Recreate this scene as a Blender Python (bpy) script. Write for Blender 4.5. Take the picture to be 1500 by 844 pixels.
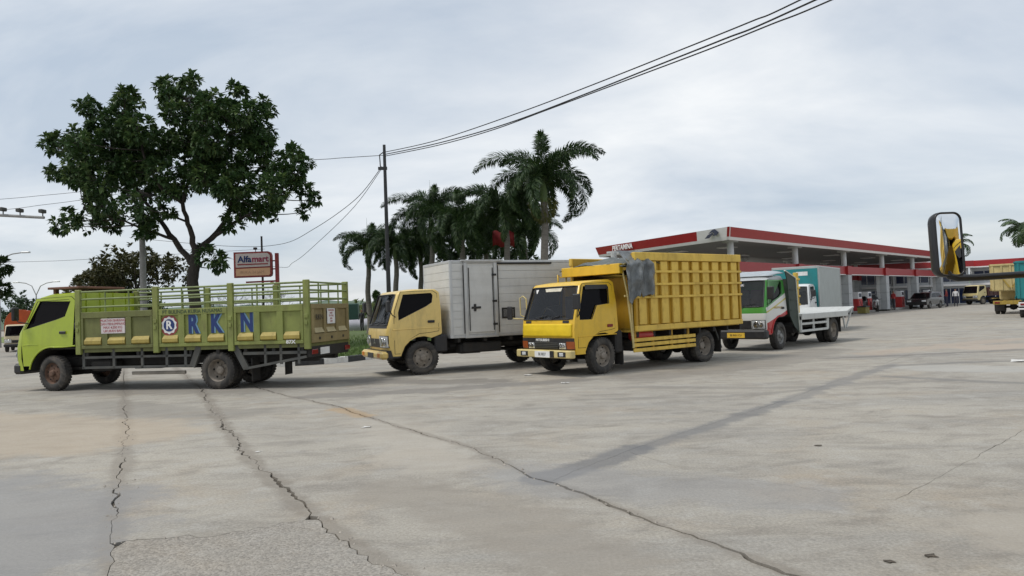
import bpy, bmesh, math, random
from mathutils import Vector, Matrix, noise
from mathutils.geometry import tessellate_polygon

for o in list(bpy.data.objects):
    bpy.data.objects.remove(o)
scene = bpy.context.scene
col = scene.collection
R = math.radians
PI = math.pi
random.seed(7)

# ------------------------------------------------------------------ camera
cd = bpy.data.cameras.new('camera')
cam = bpy.data.objects.new('camera', cd)
col.objects.link(cam)
cd.sensor_width = 36.0
cd.lens = 25.92
cd.clip_start = 0.05
cd.clip_end = 3000
ROLL = R(2.05)
PITCH = math.atan(27 * math.cos(ROLL) / 1080.0)
cam.location = (0, 0, 1.5)
cam.rotation_euler = (Matrix.Rotation(PI / 2 + PITCH, 3, 'X') @ Matrix.Rotation(-ROLL, 3, 'Z')).to_euler()
scene.camera = cam

# ------------------------------------------------------------------ sky + sun
SUN_EL, SUN_AZ = R(60), R(-105)          # azimuth measured from +Y towards +X
world = bpy.data.worlds.new('World')
scene.world = world
world.use_nodes = True
nt = world.node_tree
nt.nodes.clear()
N = nt.nodes.new
L = nt.links.new
out = N('ShaderNodeOutputWorld')
bg = N('ShaderNodeBackground')
bg.inputs['Strength'].default_value = 0.10
L(bg.outputs[0], out.inputs[0])
sky = N('ShaderNodeTexSky')
sky.sky_type = 'NISHITA'
sky.sun_disc = False
sky.sun_elevation = SUN_EL
sky.sun_rotation = SUN_AZ
sky.air_density = 1.0
sky.dust_density = 2.0
tc = N('ShaderNodeTexCoord')
sep = N('ShaderNodeSeparateXYZ')
L(tc.outputs['Generated'], sep.inputs[0])
zz = N('ShaderNodeMath'); zz.operation = 'MAXIMUM'; zz.inputs[1].default_value = 0.0
L(sep.outputs['Z'], zz.inputs[0])
za = N('ShaderNodeMath'); za.operation = 'ADD'; za.inputs[1].default_value = 0.30
L(zz.outputs[0], za.inputs[0])
dx = N('ShaderNodeMath'); dx.operation = 'DIVIDE'
dy = N('ShaderNodeMath'); dy.operation = 'DIVIDE'
L(sep.outputs['X'], dx.inputs[0]); L(za.outputs[0], dx.inputs[1])
L(sep.outputs['Y'], dy.inputs[0]); L(za.outputs[0], dy.inputs[1])
cmb = N('ShaderNodeCombineXYZ')
L(dx.outputs[0], cmb.inputs[0]); L(dy.outputs[0], cmb.inputs[1])
mp = N('ShaderNodeMapping'); mp.inputs['Scale'].default_value = (0.7, 1.1, 1); mp.inputs['Location'].default_value = (3.1, 1.4, 0)
mp.inputs['Rotation'].default_value = (0, 0, R(38))
L(cmb.outputs[0], mp.inputs[0])
n1 = N('ShaderNodeTexNoise'); n1.inputs['Scale'].default_value = 0.9; n1.inputs['Detail'].default_value = 7; n1.inputs['Roughness'].default_value = 0.55; n1.inputs['Distortion'].default_value = 0.5
L(mp.outputs[0], n1.inputs['Vector'])
n2 = N('ShaderNodeTexNoise'); n2.inputs['Scale'].default_value = 1.5; n2.inputs['Detail'].default_value = 7; n2.inputs['Roughness'].default_value = 0.55; n2.inputs['Distortion'].default_value = 0.4
L(mp.outputs[0], n2.inputs['Vector'])
r1 = N('ShaderNodeValToRGB')
r1.color_ramp.elements[0].position = 0.36; r1.color_ramp.elements[0].color = (0.70, 0.70, 0.70, 1)
r1.color_ramp.elements[1].position = 0.62; r1.color_ramp.elements[1].color = (0.97, 0.97, 0.97, 1)
L(n1.outputs['Fac'], r1.inputs[0])
r2 = N('ShaderNodeValToRGB')                # cloud brightness
r2.color_ramp.elements[0].position = 0.32; r2.color_ramp.elements[0].color = (4.3, 4.95, 5.75, 1)
r2.color_ramp.elements[1].position = 0.70; r2.color_ramp.elements[1].color = (7.7, 7.85, 7.95, 1)
L(n2.outputs['Fac'], r2.inputs[0])
mx = N('ShaderNodeMixRGB')
L(r1.outputs[0], mx.inputs[0]); L(sky.outputs[0], mx.inputs[1]); L(r2.outputs[0], mx.inputs[2])
L(mx.outputs[0], bg.inputs['Color'])

sd = bpy.data.lights.new('sun', 'SUN')
sd.energy = 1.7
sd.angle = R(14)
sd.color = (1.0, 0.96, 0.9)
sun = bpy.data.objects.new('sun', sd)
col.objects.link(sun)
sv = Vector((math.sin(SUN_AZ) * math.cos(SUN_EL), math.cos(SUN_AZ) * math.cos(SUN_EL), math.sin(SUN_EL)))
sun.rotation_euler = sv.to_track_quat('Z', 'Y').to_euler()

scene.view_settings.view_transform = 'Standard'
scene.view_settings.look = 'None'
scene.view_settings.exposure = 0.35
scene.view_settings.gamma = 1.0
scene.render.resolution_x = 1024
scene.render.resolution_y = 576

# ------------------------------------------------------------------ materials
MATS = {}
def mat(name, c, rough=0.6, metal=0.0, var=0.12, scale=3.0, grime=0.0, gcol=(0.09, 0.075, 0.055), bump=0.0, bscale=60, coat=0.0, stretch=(1, 1, 1), spec=0.5, emit=None):
    if name in MATS:
        return MATS[name]
    m = bpy.data.materials.new(name)
    m.use_nodes = True
    t = m.node_tree
    b = t.nodes['Principled BSDF']
    b.inputs['Roughness'].default_value = rough
    b.inputs['Metallic'].default_value = metal
    b.inputs['Coat Weight'].default_value = coat
    b.inputs['Coat Roughness'].default_value = 0.15
    b.inputs['Specular IOR Level'].default_value = spec
    tcn = t.nodes.new('ShaderNodeTexCoord')
    mpn = t.nodes.new('ShaderNodeMapping')
    mpn.inputs['Scale'].default_value = stretch
    t.links.new(tcn.outputs['Object'], mpn.inputs[0])
    n = t.nodes.new('ShaderNodeTexNoise')
    n.inputs['Scale'].default_value = scale
    n.inputs['Detail'].default_value = 6
    n.inputs['Roughness'].default_value = 0.6
    t.links.new(mpn.outputs[0], n.inputs['Vector'])
    rp = t.nodes.new('ShaderNodeValToRGB')
    rp.color_ramp.elements[0].position = 0.3
    rp.color_ramp.elements[1].position = 0.7
    rp.color_ramp.elements[0].color = tuple(max(0, x * (1 - var)) for x in c) + (1,)
    rp.color_ramp.elements[1].color = tuple(min(1, x * (1 + var)) for x in c) + (1,)
    t.links.new(n.outputs['Fac'], rp.inputs[0])
    last = rp.outputs[0]
    if grime > 0:
        g = t.nodes.new('ShaderNodeTexNoise')
        g.inputs['Scale'].default_value = 5.5
        g.inputs['Detail'].default_value = 9
        g.inputs['Roughness'].default_value = 0.72
        mg = t.nodes.new('ShaderNodeMapping'); mg.inputs['Scale'].default_value = (1, 1, 0.35)
        t.links.new(tcn.outputs['Object'], mg.inputs[0])
        t.links.new(mg.outputs[0], g.inputs['Vector'])
        gr = t.nodes.new('ShaderNodeValToRGB')
        gr.color_ramp.elements[0].position = 0.48; gr.color_ramp.elements[0].color = (0, 0, 0, 1)
        gr.color_ramp.elements[1].position = 0.75; gr.color_ramp.elements[1].color = (grime, grime, grime, 1)
        t.links.new(g.outputs['Fac'], gr.inputs[0])
        mxn = t.nodes.new('ShaderNodeMixRGB')
        t.links.new(gr.outputs[0], mxn.inputs[0]); t.links.new(last, mxn.inputs[1])
        mxn.inputs[2].default_value = tuple(gcol) + (1,)
        last = mxn.outputs[0]
        ra = t.nodes.new('ShaderNodeMath'); ra.operation = 'MULTIPLY_ADD'
        ra.inputs[1].default_value = 0.5; ra.inputs[2].default_value = rough
        t.links.new(gr.outputs[0], ra.inputs[0]); t.links.new(ra.outputs[0], b.inputs['Roughness'])
    t.links.new(last, b.inputs['Base Color'])
    if bump > 0:
        nb = t.nodes.new('ShaderNodeTexNoise'); nb.inputs['Scale'].default_value = bscale; nb.inputs['Detail'].default_value = 4
        t.links.new(mpn.outputs[0], nb.inputs['Vector'])
        bp = t.nodes.new('ShaderNodeBump'); bp.inputs['Strength'].default_value = bump; bp.inputs['Distance'].default_value = 0.02
        t.links.new(nb.outputs['Fac'], bp.inputs['Height']); t.links.new(bp.outputs[0], b.inputs['Normal'])
    if emit:
        b.inputs['Emission Color'].default_value = tuple(emit[:3]) + (1,)
        b.inputs['Emission Strength'].default_value = emit[3]
    MATS[name] = m
    return m

def glass(name, tint=(0.02, 0.022, 0.025), alpha=0.75, spec=0.5):
    """tinted vehicle glass: part see-through, part dark film with a gloss on top"""
    m = bpy.data.materials.new(name)
    m.use_nodes = True
    t = m.node_tree
    b = t.nodes['Principled BSDF']
    b.inputs['Base Color'].default_value = tint + (1,)
    b.inputs['Roughness'].default_value = 0.06
    b.inputs['Alpha'].default_value = alpha
    b.inputs['Specular IOR Level'].default_value = spec
    MATS[name] = m
    return m

M_BLACK = mat('black_plastic', (0.018, 0.018, 0.02), 0.5, var=0.3, grime=0.35, gcol=(0.09, 0.08, 0.065))
M_CHASSIS = mat('chassis_black', (0.018, 0.017, 0.016), 0.75, var=0.4, grime=0.6, gcol=(0.05, 0.042, 0.033))
M_TYRE = mat('tyre_rubber', (0.035, 0.033, 0.031), 0.85, var=0.35, grime=0.9, gcol=(0.17, 0.15, 0.125), bump=0.15)
M_RIM = mat('rim_dusty', (0.24, 0.21, 0.175), 0.7, var=0.3, scale=9, grime=0.7, gcol=(0.07, 0.055, 0.04))
M_RIMRUST = mat('rim_rust', (0.13, 0.075, 0.05), 0.8, var=0.4, scale=9, grime=0.7, gcol=(0.06, 0.045, 0.035))
M_RIMGREY = mat('rim_grey', (0.26, 0.26, 0.25), 0.5, metal=0.4, var=0.2, scale=9, grime=0.6)
M_HOLE = mat('dark_hole', (0.01, 0.01, 0.01), 0.9)
M_SEAT = mat('seat_cloth', (0.17, 0.16, 0.15), 0.9, var=.3)
M_CHROME = mat('chrome', (0.6, 0.6, 0.6), 0.2, metal=1.0)
M_LAMP = mat('lamp_clear', (0.75, 0.77, 0.78), 0.12, var=0.08, metal=0.35)
M_AMBER = mat('lamp_amber', (0.65, 0.22, 0.03), 0.2, var=0.1)
M_REDLAMP = mat('lamp_red', (0.2, 0.014, 0.014), 0.2, var=0.1)
M_WHITE = mat('white_paint', (0.72, 0.72, 0.71), 0.5, grime=0.2)
M_GLASS = glass('dark_glass', (0.006, 0.005, 0.006), 0.97, 0.08)
M_GLASS_CLEAR = glass('windscreen_glass', (0.02, 0.022, 0.024), 0.4, 1.0)
M_PLATE_Y = mat('plate_yellow', (0.75, 0.48, 0.05), 0.5)
M_PLATE_K = mat('plate_black', (0.03, 0.03, 0.03), 0.5)

# ------------------------------------------------------------------ mesh helpers
class MB:
    def __init__(self):
        self.v = []; self.f = []; self.mi = []; self.smooth = []
        self.m = 0
    def add(self, vs, fs, sm=False):
        o = len(self.v)
        self.v += [tuple(p) for p in vs]
        for f in fs:
            self.f.append(tuple(i + o for i in f)); self.mi.append(self.m); self.smooth.append(sm)
        return self
    def box(self, x0, x1, y0, y1, z0, z1, ch=0.0):
        if ch <= 0:
            vs = [(x, y, z) for z in (z0, z1) for y in (y0, y1) for x in (x0, x1)]
            return self.add(vs, [(0, 2, 3, 1), (4, 5, 7, 6), (0, 1, 5, 4), (2, 6, 7, 3), (0, 4, 6, 2), (1, 3, 7, 5)])
        b = bmesh.new()
        vs = [b.verts.new((x, y, z)) for z in (z0, z1) for y in (y0, y1) for x in (x0, x1)]
        for f in [(0, 2, 3, 1), (4, 5, 7, 6), (0, 1, 5, 4), (2, 6, 7, 3), (0, 4, 6, 2), (1, 3, 7, 5)]:
            b.faces.new([vs[i] for i in f])
        bmesh.ops.bevel(b, geom=b.edges[:], offset=ch, segments=1, affect='EDGES')
        b.verts.index_update()
        self.add([v.co[:] for v in b.verts], [[v.index for v in f.verts] for f in b.faces])
        b.free()
        return self
    def beam(self, a, b, w, h=None, up=(0, 0, 1)):
        """rectangular bar from a to b"""
        h = h or w
        a = Vector(a); b = Vector(b); d = (b - a).normalized(); u = Vector(up)
        if abs(d.dot(u)) > 0.98: u = Vector((1, 0, 0))
        s = d.cross(u).normalized() * w / 2; t = s.cross(d).normalized() * h / 2
        vs = [a - s - t, a + s - t, a + s + t, a - s + t, b - s - t, b + s - t, b + s + t, b - s + t]
        return self.add(vs, [(3, 2, 1, 0), (4, 5, 6, 7), (0, 1, 5, 4), (1, 2, 6, 5), (2, 3, 7, 6), (3, 0, 4, 7)])
    def tube(self, pts, r, n=8, cap=True):
        pts = [Vector(p) for p in pts]
        rs = r if isinstance(r, (list, tuple)) else [r] * len(pts)
        rings = []; prev = None
        for i, p in enumerate(pts):
            d = (pts[min(i + 1, len(pts) - 1)] - pts[max(i - 1, 0)]).normalized()
            if prev is None:
                u = d.orthogonal().normalized()
            else:
                u = (prev - d * prev.dot(d)).normalized()
            prev = u; w = d.cross(u)
            rings.append([p + (u * math.cos(2 * PI * k / n) + w * math.sin(2 * PI * k / n)) * rs[i] for k in range(n)])
        vs = [q for g in rings for q in g]
        fs = []
        for i in range(len(pts) - 1):
            for k in range(n):
                fs.append((i * n + k, i * n + (k + 1) % n, (i + 1) * n + (k + 1) % n, (i + 1) * n + k))
        self.add(vs, fs, True)
        if cap:
            self.add(rings[0], [tuple(reversed(range(n)))]); self.add(rings[-1], [tuple(range(n))])
        return self
    def lathe(self, prof, n=28, axis='y', c=(0, 0, 0), a0=0):
        """prof: list of (radius, along)"""
        vs = []
        for k in range(n):
            a = a0 + 2 * PI * k / n
            for r, h in prof:
                if axis == 'y': p = (c[0] + r * math.cos(a), c[1] + h, c[2] + r * math.sin(a))
                elif axis == 'z': p = (c[0] + r * math.cos(a), c[1] + r * math.sin(a), c[2] + h)
                else: p = (c[0] + h, c[1] + r * math.cos(a), c[2] + r * math.sin(a))
                vs.append(p)
        m = len(prof); fs = []
        for k in range(n):
            for i in range(m - 1):
                a_, b_ = k * m + i, ((k + 1) % n) * m + i
                fs.append((a_, a_ + 1, b_ + 1, b_) if axis != 'z' else (a_, b_, b_ + 1, a_ + 1))
        return self.add(vs, fs, True)
    def poly(self, loops, f3, flip=False):
        """filled polygon with holes; loops of (a,b); f3 maps (a,b)->xyz"""
        flat = [p for l in loops for p in l]
        tri = tessellate_polygon([[Vector((p[0], p[1], 0)) for p in l] for l in loops])
        fs = []
        for t in tri:
            a, b, c = [flat[i] for i in t]
            s = (b[0] - a[0]) * (c[1] - a[1]) - (b[1] - a[1]) * (c[0] - a[0])
            if abs(s) < 1e-9: continue
            if (s < 0) != flip: t = (t[0], t[2], t[1])
            fs.append(tuple(t))
        return self.add([f3(*p) for p in flat], fs)
    def plate(self, loops, f3a, f3b, flip=False):
        """slab between two mappings of the same outline (a = front)"""
        self.poly(loops, f3a, flip); self.poly(loops, f3b, not flip)
        for l in loops:
            n = len(l)
            vs = [f3a(*p) for p in l] + [f3b(*p) for p in l]
            self.add(vs, [(i, (i + 1) % n, n + (i + 1) % n, n + i) for i in range(n)])
        return self
    def mesh(self, name, mats, smooth_angle=None):
        me = bpy.data.meshes.new(name)
        me.from_pydata(self.v, [], self.f)
        mats = mats if isinstance(mats, (list, tuple)) else [mats]
        for m in mats: me.materials.append(m)
        if len(mats) > 1: me.polygons.foreach_set('material_index', self.mi)
        if smooth_angle is not None:
            b = bmesh.new(); b.from_mesh(me)
            bmesh.ops.remove_doubles(b, verts=b.verts[:], dist=0.0004)
            bmesh.ops.recalc_face_normals(b, faces=b.faces[:])
            b.to_mesh(me); b.free()
            me.shade_smooth()
            me.set_sharp_from_angle(angle=R(smooth_angle))
        else:
            me.polygons.foreach_set('use_smooth', self.smooth)
        me.update()
        return me
    def build(self, name, mats, parent=None, smooth_angle=None):
        return link(name, self.mesh(name, mats, smooth_angle), parent)

def link(name, me, parent=None, loc=None, rot=None, scale=None):
    o = bpy.data.objects.new(name, me)
    col.objects.link(o)
    if parent: o.parent = parent
    if loc: o.location = loc
    if rot: o.rotation_euler = rot
    if scale: o.scale = scale
    return o
def tag(o, label=None, cat=None, group=None, kind=None):
    if label: o['label'] = label
    if cat: o['category'] = cat
    if group: o['group'] = group
    if kind: o['kind'] = kind
    return o
def empty(name, loc=(0, 0, 0), rz=0.0):
    o = bpy.data.objects.new(name, None)
    col.objects.link(o)
    o.location = loc; o.rotation_euler = (0, 0, rz)
    return o
def copy_tree(o, parent=None):
    c = o.copy(); col.objects.link(c); c.parent = parent
    for ch in list(o.children): copy_tree(ch, c)
    return c
def text(name, s, size, m, parent, origin, face, ex=0.004, bold=0.0, sx=1.0, align='CENTER', shear=0.0):
    c = bpy.data.curves.new(name, 'FONT')
    c.body = s; c.size = size; c.extrude = ex; c.offset = bold; c.align_x = align; c.align_y = 'CENTER'; c.resolution_u = 3; c.shear = shear
    t = bpy.data.objects.new(name, c)
    me = bpy.data.meshes.new_from_object(t)
    bpy.data.objects.remove(t)
    ax = {'left': ((-1, 0, 0), (0, 0, 1), (0, 1, 0)), 'front': ((0, 1, 0), (0, 0, 1), (1, 0, 0)), 'rear': ((0, -1, 0), (0, 0, 1), (-1, 0, 0)), 'right': ((1, 0, 0), (0, 0, 1), (0, -1, 0))}[face] if isinstance(face, str) else face
    mt = Matrix(ax).transposed().to_4x4()
    me.transform(Matrix.Translation(origin) @ mt @ Matrix.Diagonal((sx, 1, 1, 1)))
    me.materials.clear(); me.materials.append(m)
    return link(name, me, parent)

# ------------------------------------------------------------------ ground
def seg_dist(t, pos, segs):
    """node group: distance of pos.xy to a polyline; returns socket"""
    last = None
    for a, b in segs:
        ba = (b[0] - a[0], b[1] - a[1], 0)
        l2 = ba[0] ** 2 + ba[1] ** 2
        s = t.nodes.new('ShaderNodeVectorMath'); s.operation = 'SUBTRACT'
        t.links.new(pos, s.inputs[0]); s.inputs[1].default_value = (a[0], a[1], 0)
        d = t.nodes.new('ShaderNodeVectorMath'); d.operation = 'DOT_PRODUCT'
        t.links.new(s.outputs[0], d.inputs[0]); d.inputs[1].default_value = (ba[0] / l2, ba[1] / l2, 0)
        cl = t.nodes.new('ShaderNodeClamp'); t.links.new(d.outputs['Value'], cl.inputs[0])
        sc = t.nodes.new('ShaderNodeVectorMath'); sc.operation = 'SCALE'
        sc.inputs[0].default_value = ba; t.links.new(cl.outputs[0], sc.inputs['Scale'])
        df = t.nodes.new('ShaderNodeVectorMath'); df.operation = 'SUBTRACT'
        t.links.new(s.outputs[0], df.inputs[0]); t.links.new(sc.outputs[0], df.inputs[1])
        ln = t.nodes.new('ShaderNodeVectorMath'); ln.operation = 'LENGTH'
        t.links.new(df.outputs[0], ln.inputs[0])
        if last is None: last = ln.outputs['Value']
        else:
            mn = t.nodes.new('ShaderNodeMath'); mn.operation = 'MINIMUM'
            t.links.new(last, mn.inputs[0]); t.links.new(ln.outputs['Value'], mn.inputs[1]); last = mn.outputs[0]
    return last

def concrete(name, base=(0.355, 0.332, 0.29), coarse=0.0, stains=()):
    m = bpy.data.materials.new(name)
    m.use_nodes = True
    t = m.node_tree; nn = t.nodes.new; ll = t.links.new
    b = t.nodes['Principled BSDF']
    b.inputs['Roughness'].default_value = 0.85
    b.inputs['Specular IOR Level'].default_value = 0.3
    g = nn('ShaderNodeNewGeometry')
    pz = nn('ShaderNodeVectorMath'); pz.operation = 'MULTIPLY'; pz.inputs[1].default_value = (1, 1, 0)
    ll(g.outputs['Position'], pz.inputs[0])
    pos = pz.outputs[0]
    def nz(scale, det=6, rough=0.6, stretch=None, dist=0.0, rot=0):
        n = nn('ShaderNodeTexNoise'); n.inputs['Scale'].default_value = scale; n.inputs['Detail'].default_value = det; n.inputs['Roughness'].default_value = rough; n.inputs['Distortion'].default_value = dist
        if stretch:
            mpp = nn('ShaderNodeMapping'); mpp.inputs['Scale'].default_value = stretch; mpp.inputs['Rotation'].default_value = (0, 0, rot)
            ll(pos, mpp.inputs[0]); ll(mpp.outputs[0], n.inputs['Vector'])
        else: ll(pos, n.inputs['Vector'])
        return n.outputs['Fac']
    def ramp(s, p0, p1, c0, c1):
        r = nn('ShaderNodeValToRGB'); r.color_ramp.elements[0].position = p0; r.color_ramp.elements[1].position = p1
        r.color_ramp.elements[0].color = tuple(c0) + (1,); r.color_ramp.elements[1].color = tuple(c1) + (1,)
        ll(s, r.inputs[0]); return r.outputs[0]
    def mixc(f, a, c, typ='MIX'):
        x = nn('ShaderNodeMixRGB'); x.blend_type = typ
        if hasattr(f, 'links'): ll(f, x.inputs[0])
        else: x.inputs[0].default_value = f
        if hasattr(a, 'links'): ll(a, x.inputs[1])
        else: x.inputs[1].default_value = tuple(a) + (1,)
        if hasattr(c, 'links'): ll(c, x.inputs[2])
        else: x.inputs[2].default_value = tuple(c) + (1,)
        return x.outputs[0]
    c = ramp(nz(0.32, 5), 0.32, 0.68, [x * 0.86 for x in base], [base[0] * 1.1, base[1] * 1.09, base[2] * 1.06])
    # warm dust patches
    c = mixc(ramp(nz(0.55, 6, 0.65, dist=0.6), 0.52, 0.72, (0, 0, 0), (0.75,) * 3), c, (0.34, 0.285, 0.215))
    # grey-blue worn patches and wheel-dragged streaks
    c = mixc(ramp(nz(0.5, 7, 0.65, (0.35, 1.6, 1), 0.4, R(-20)), 0.5, 0.72, (0, 0, 0), (0.65,) * 3), c, (0.235, 0.232, 0.222))
    c = mixc(ramp(nz(1.6, 8, 0.75, (0.75, 1.5, 1), 0.6, R(-25)), 0.47, 0.66, (0, 0, 0), (0.7,) * 3), c, (0.205, 0.187, 0.162))
    # pale cement wear
    c = mixc(ramp(nz(2.4, 8, 0.7), 0.52, 0.70, (0, 0, 0), (0.65,) * 3), c, (0.40, 0.385, 0.35))
    # speckle of aggregate and dark pits
    c = mixc(ramp(nz(60, 3, 0.7), 0.35, 0.65, (0.82,) * 3, (1.14,) * 3), c, c, 'MIX') if False else mixc(1.0, c, ramp(nz(45, 4, 0.75), 0.3, 0.7, (0.72,) * 3, (1.22,) * 3), 'MULTIPLY')
    c = mixc(ramp(nz(11, 6, 0.75), 0.60, 0.70, (0, 0, 0), (0.6,) * 3), c, (0.16, 0.145, 0.13))
    if coarse > 0:
        vo = nn('ShaderNodeTexVoronoi'); vo.inputs['Scale'].default_value = 60
        ll(pos, vo.inputs['Vector'])
        sepc = nn('ShaderNodeSeparateColor'); ll(vo.outputs['Color'], sepc.inputs[0])
        c = mixc(coarse, c, ramp(sepc.outputs[0], 0.1, 0.9, (0.13, 0.115, 0.10), (0.46, 0.42, 0.37)))
    wob = nz(1.3, 7, 0.75)
    for pts, w, colr, amt, soft in stains:
        segs = list(zip(pts[:-1], pts[1:]))
        d = seg_dist(t, pos, segs)
        wv = nn('ShaderNodeMath'); wv.operation = 'MULTIPLY_ADD'; wv.inputs[1].default_value = -soft * 2.2; ll(wob, wv.inputs[0]); ll(d, wv.inputs[2])
        mr = nn('ShaderNodeMapRange'); mr.inputs['From Min'].default_value = w - soft * 1.1; mr.inputs['From Max'].default_value = w + soft * 0.4 - soft * 1.1
        mr.inputs['To Min'].default_value = amt; mr.inputs['To Max'].default_value = 0.0
        ll(wv.outputs[0], mr.inputs['Value'])
        c = mixc(mr.outputs[0], c, colr)
    ll(c, b.inputs['Base Color'])
    bp = nn('ShaderNodeBump'); bp.inputs['Strength'].default_value = 0.35 + coarse; bp.inputs['Distance'].default_value = 0.012
    hh = nn('ShaderNodeMath'); hh.operation = 'ADD'
    ll(nz(30, 6, 0.75), hh.inputs[0])
    h2 = nn('ShaderNodeMath'); h2.operation = 'MULTIPLY'; h2.inputs[1].default_value = 2.0
    ll(nz(3, 6, 0.6), h2.inputs[0]); ll(h2.outputs[0], hh.inputs[1])
    last = hh.outputs[0]
    if coarse > 0:
        h3 = nn('ShaderNodeMath'); h3.operation = 'MULTIPLY_ADD'; h3.inputs[1].default_value = -0.8
        ll(vo.outputs['Distance'], h3.inputs[0]); ll(last, h3.inputs[2]); last = h3.outputs[0]
    ll(last, bp.inputs['Height']); ll(bp.outputs[0], b.inputs['Normal'])
    MATS[name] = m
    return m

LA = [(-26, 48), (-13.2, 25), (-9.01, 17.0), (-5.02, 9.53), (-3.3, 6.04), (-2.72, 4.95), (-2.41, 4.37), (-1.4, 2.2), (0.9, -2.6), (14, -30)]
LB = [(-22, 46), (-10.6, 23), (-6.6, 15.53), (-4.52, 11.18), (-3.56, 9.24), (-2.47, 7.15), (-1.72, 5.83), (-0.99, 4.63), (-0.67, 4.2), (0.35, 2.2), (2.7, -2.6), (16, -30)]
LC = [(-18, 36), (-8.8, 21), (-4.7, 14.33), (-2.92, 11.9), (-1.35, 9.27), (-0.5, 7.99), (-0.06, 6.91), (0.26, 6.30), (0.57, 5.72), (0.92, 5.05), (1.48, 3.99), (2.4, 2.2), (4.9, -2.6), (18, -30)]
LD = [(0.26, 6.30), (0.79, 7.07), (1.38, 7.83), (3.72, 10.51), (7.63, 15.44), (30, 44)]
LE = [(1.08, 6.97 + 0.48), (1.5, 6.6), (2.04, 6.01), (2.67, 5.34)]
LE[0] = (1.10, 7.45)
LF = [(2.67, 5.34), (3.71, 6.29), (5.36, 7.84), (30, 30)]
LG = [(-2.72, 4.95), (-2.37, 5.13), (-1.94, 5.24), (-1.52, 5.49)]

STAINS = [
    ([(-3.4, 16.2), (-2.0, 15.4), (-0.4, 15.0)], 0.35, (0.13, 0.12, 0.11), 0.55, 0.6),
    ([(2.0, 13.0), (4.4, 12.2), (7.2, 12.4)], 0.10, (0.19, 0.178, 0.16), 0.5, 0.35),
    ([(1.0, 11.6), (3.2, 11.4), (5.0, 11.9)], 0.06, (0.19, 0.178, 0.16), 0.5, 0.30),
    ([(-1.0, 6.2), (-0.2, 5.4), (0.3, 4.4)], 0.30, (0.25, 0.225, 0.19), 0.6, 0.7),
    ([(3.2, 4.6), (4.6, 5.2), (6.0, 6.4)], 0.35, (0.40, 0.365, 0.31), 0.5, 0.8),
    ([(-1.9, 10.0), (-1.2, 8.4), (-0.8, 7.2)], 0.30, (0.41, 0.375, 0.32), 0.5, 0.7),
    ([(12, 19.0), (20, 21.5), (30, 23)], 0.5, (0.42, 0.34, 0.27), 0.6, 0.9),
    ([(7.5, 17.5), (12, 18.0), (20, 18.2)], 0.12, (0.15, 0.14, 0.13), 0.6, 0.5),
    ([(-7.4, 13.2), (-5.8, 12.0), (-4.4, 11.5)], 0.4, (0.22, 0.205, 0.18), 0.55, 0.8),
    (LA[1:9], 0.05, (0.20, 0.175, 0.145), 0.55, 0.22),
    (LB[1:10], 0.06, (0.19, 0.165, 0.135), 0.55, 0.20),
    (LC[1:12], 0.03, (0.20, 0.175, 0.145), 0.5, 0.14),
    ([(0.15, 6.4), (0.75, 7.0), (1.25, 7.6)], 0.15, (0.13, 0.133, 0.14), 0.68, 0.22),
    ([(1.25, 7.6), (2.4, 8.9), (3.8, 10.55)], 0.09, (0.14, 0.142, 0.145), 0.62, 0.26),
    ([(3.8, 10.55), (5.6, 12.75), (8.0, 15.6)], 0.09, (0.16, 0.16, 0.16), 0.55, 0.32),
    ([(6.7, 13.3), (7.6, 12.1), (8.4, 11.3), (14, 8)], 0.10, (0.17, 0.165, 0.155), 0.6, 0.25),
    ([(7.7, 15.2), (9.3, 15.4), (12.5, 15.2)], 0.12, (0.17, 0.165, 0.155), 0.6, 0.25),
    ([(8.2, 14.4), (10.0, 13.4), (13, 12.6)], 0.55, (0.40, 0.395, 0.37), 0.5, 0.6),
    ([(-9.5, 11.6), (-7.6, 10.6), (-5.6, 9.6)], 1.1, (0.40, 0.33, 0.245), 0.55, 1.0),
    ([(-9.0, 7.6), (-6.0, 6.6), (-4.0, 5.6), (-3.6, 4.0)], 0.9, (0.235, 0.235, 0.235), 0.65, 1.1),
    ([(-2.75, 11.5), (-2.2, 10.7)], 0.12, (0.40, 0.27, 0.14), 0.5, 0.25),
    ([(-3.6, 13.4), (-1.5, 13.7), (1.2, 14.6)], 0.25, (0.15, 0.14, 0.13), 0.55, 0.5),
    ([(-9.6, 16.1), (-5.0, 14.9)], 0.5, (0.20, 0.185, 0.165), 0.5, 0.8),
    ([(2.5, 14.6), (5.5, 16.6), (8.5, 20.2)], 0.5, (0.19, 0.175, 0.155), 0.5, 0.8),
    ([(0.0, 6.6), (1.2, 5.9), (2.0, 5.6)], 0.35, (0.25, 0.25, 0.25), 0.45, 0.6),
    ([(9, 18.5), (14, 21.5), (20, 23)], 0.35, (0.40, 0.32, 0.25), 0.5, 0.8),
]
M_CONC = concrete('yard_concrete', stains=STAINS)
M_CONC_ROUGH = concrete('yard_concrete_exposed_stone', base=(0.32, 0.30, 0.265), coarse=0.3)
M_SOIL = mat('joint_soil', (0.085, 0.072, 0.056), 0.95, var=0.5, scale=20, bump=0.8, bscale=40)

gr = MB(); gr.add([(-1500, -300, -0.022), (1500, -300, -0.022), (1500, 2500, -0.022), (-1500, 2500, -0.022)], [(0, 1, 2, 3)])
tag(gr.build('ground', M_SOIL), kind='structure')

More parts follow.
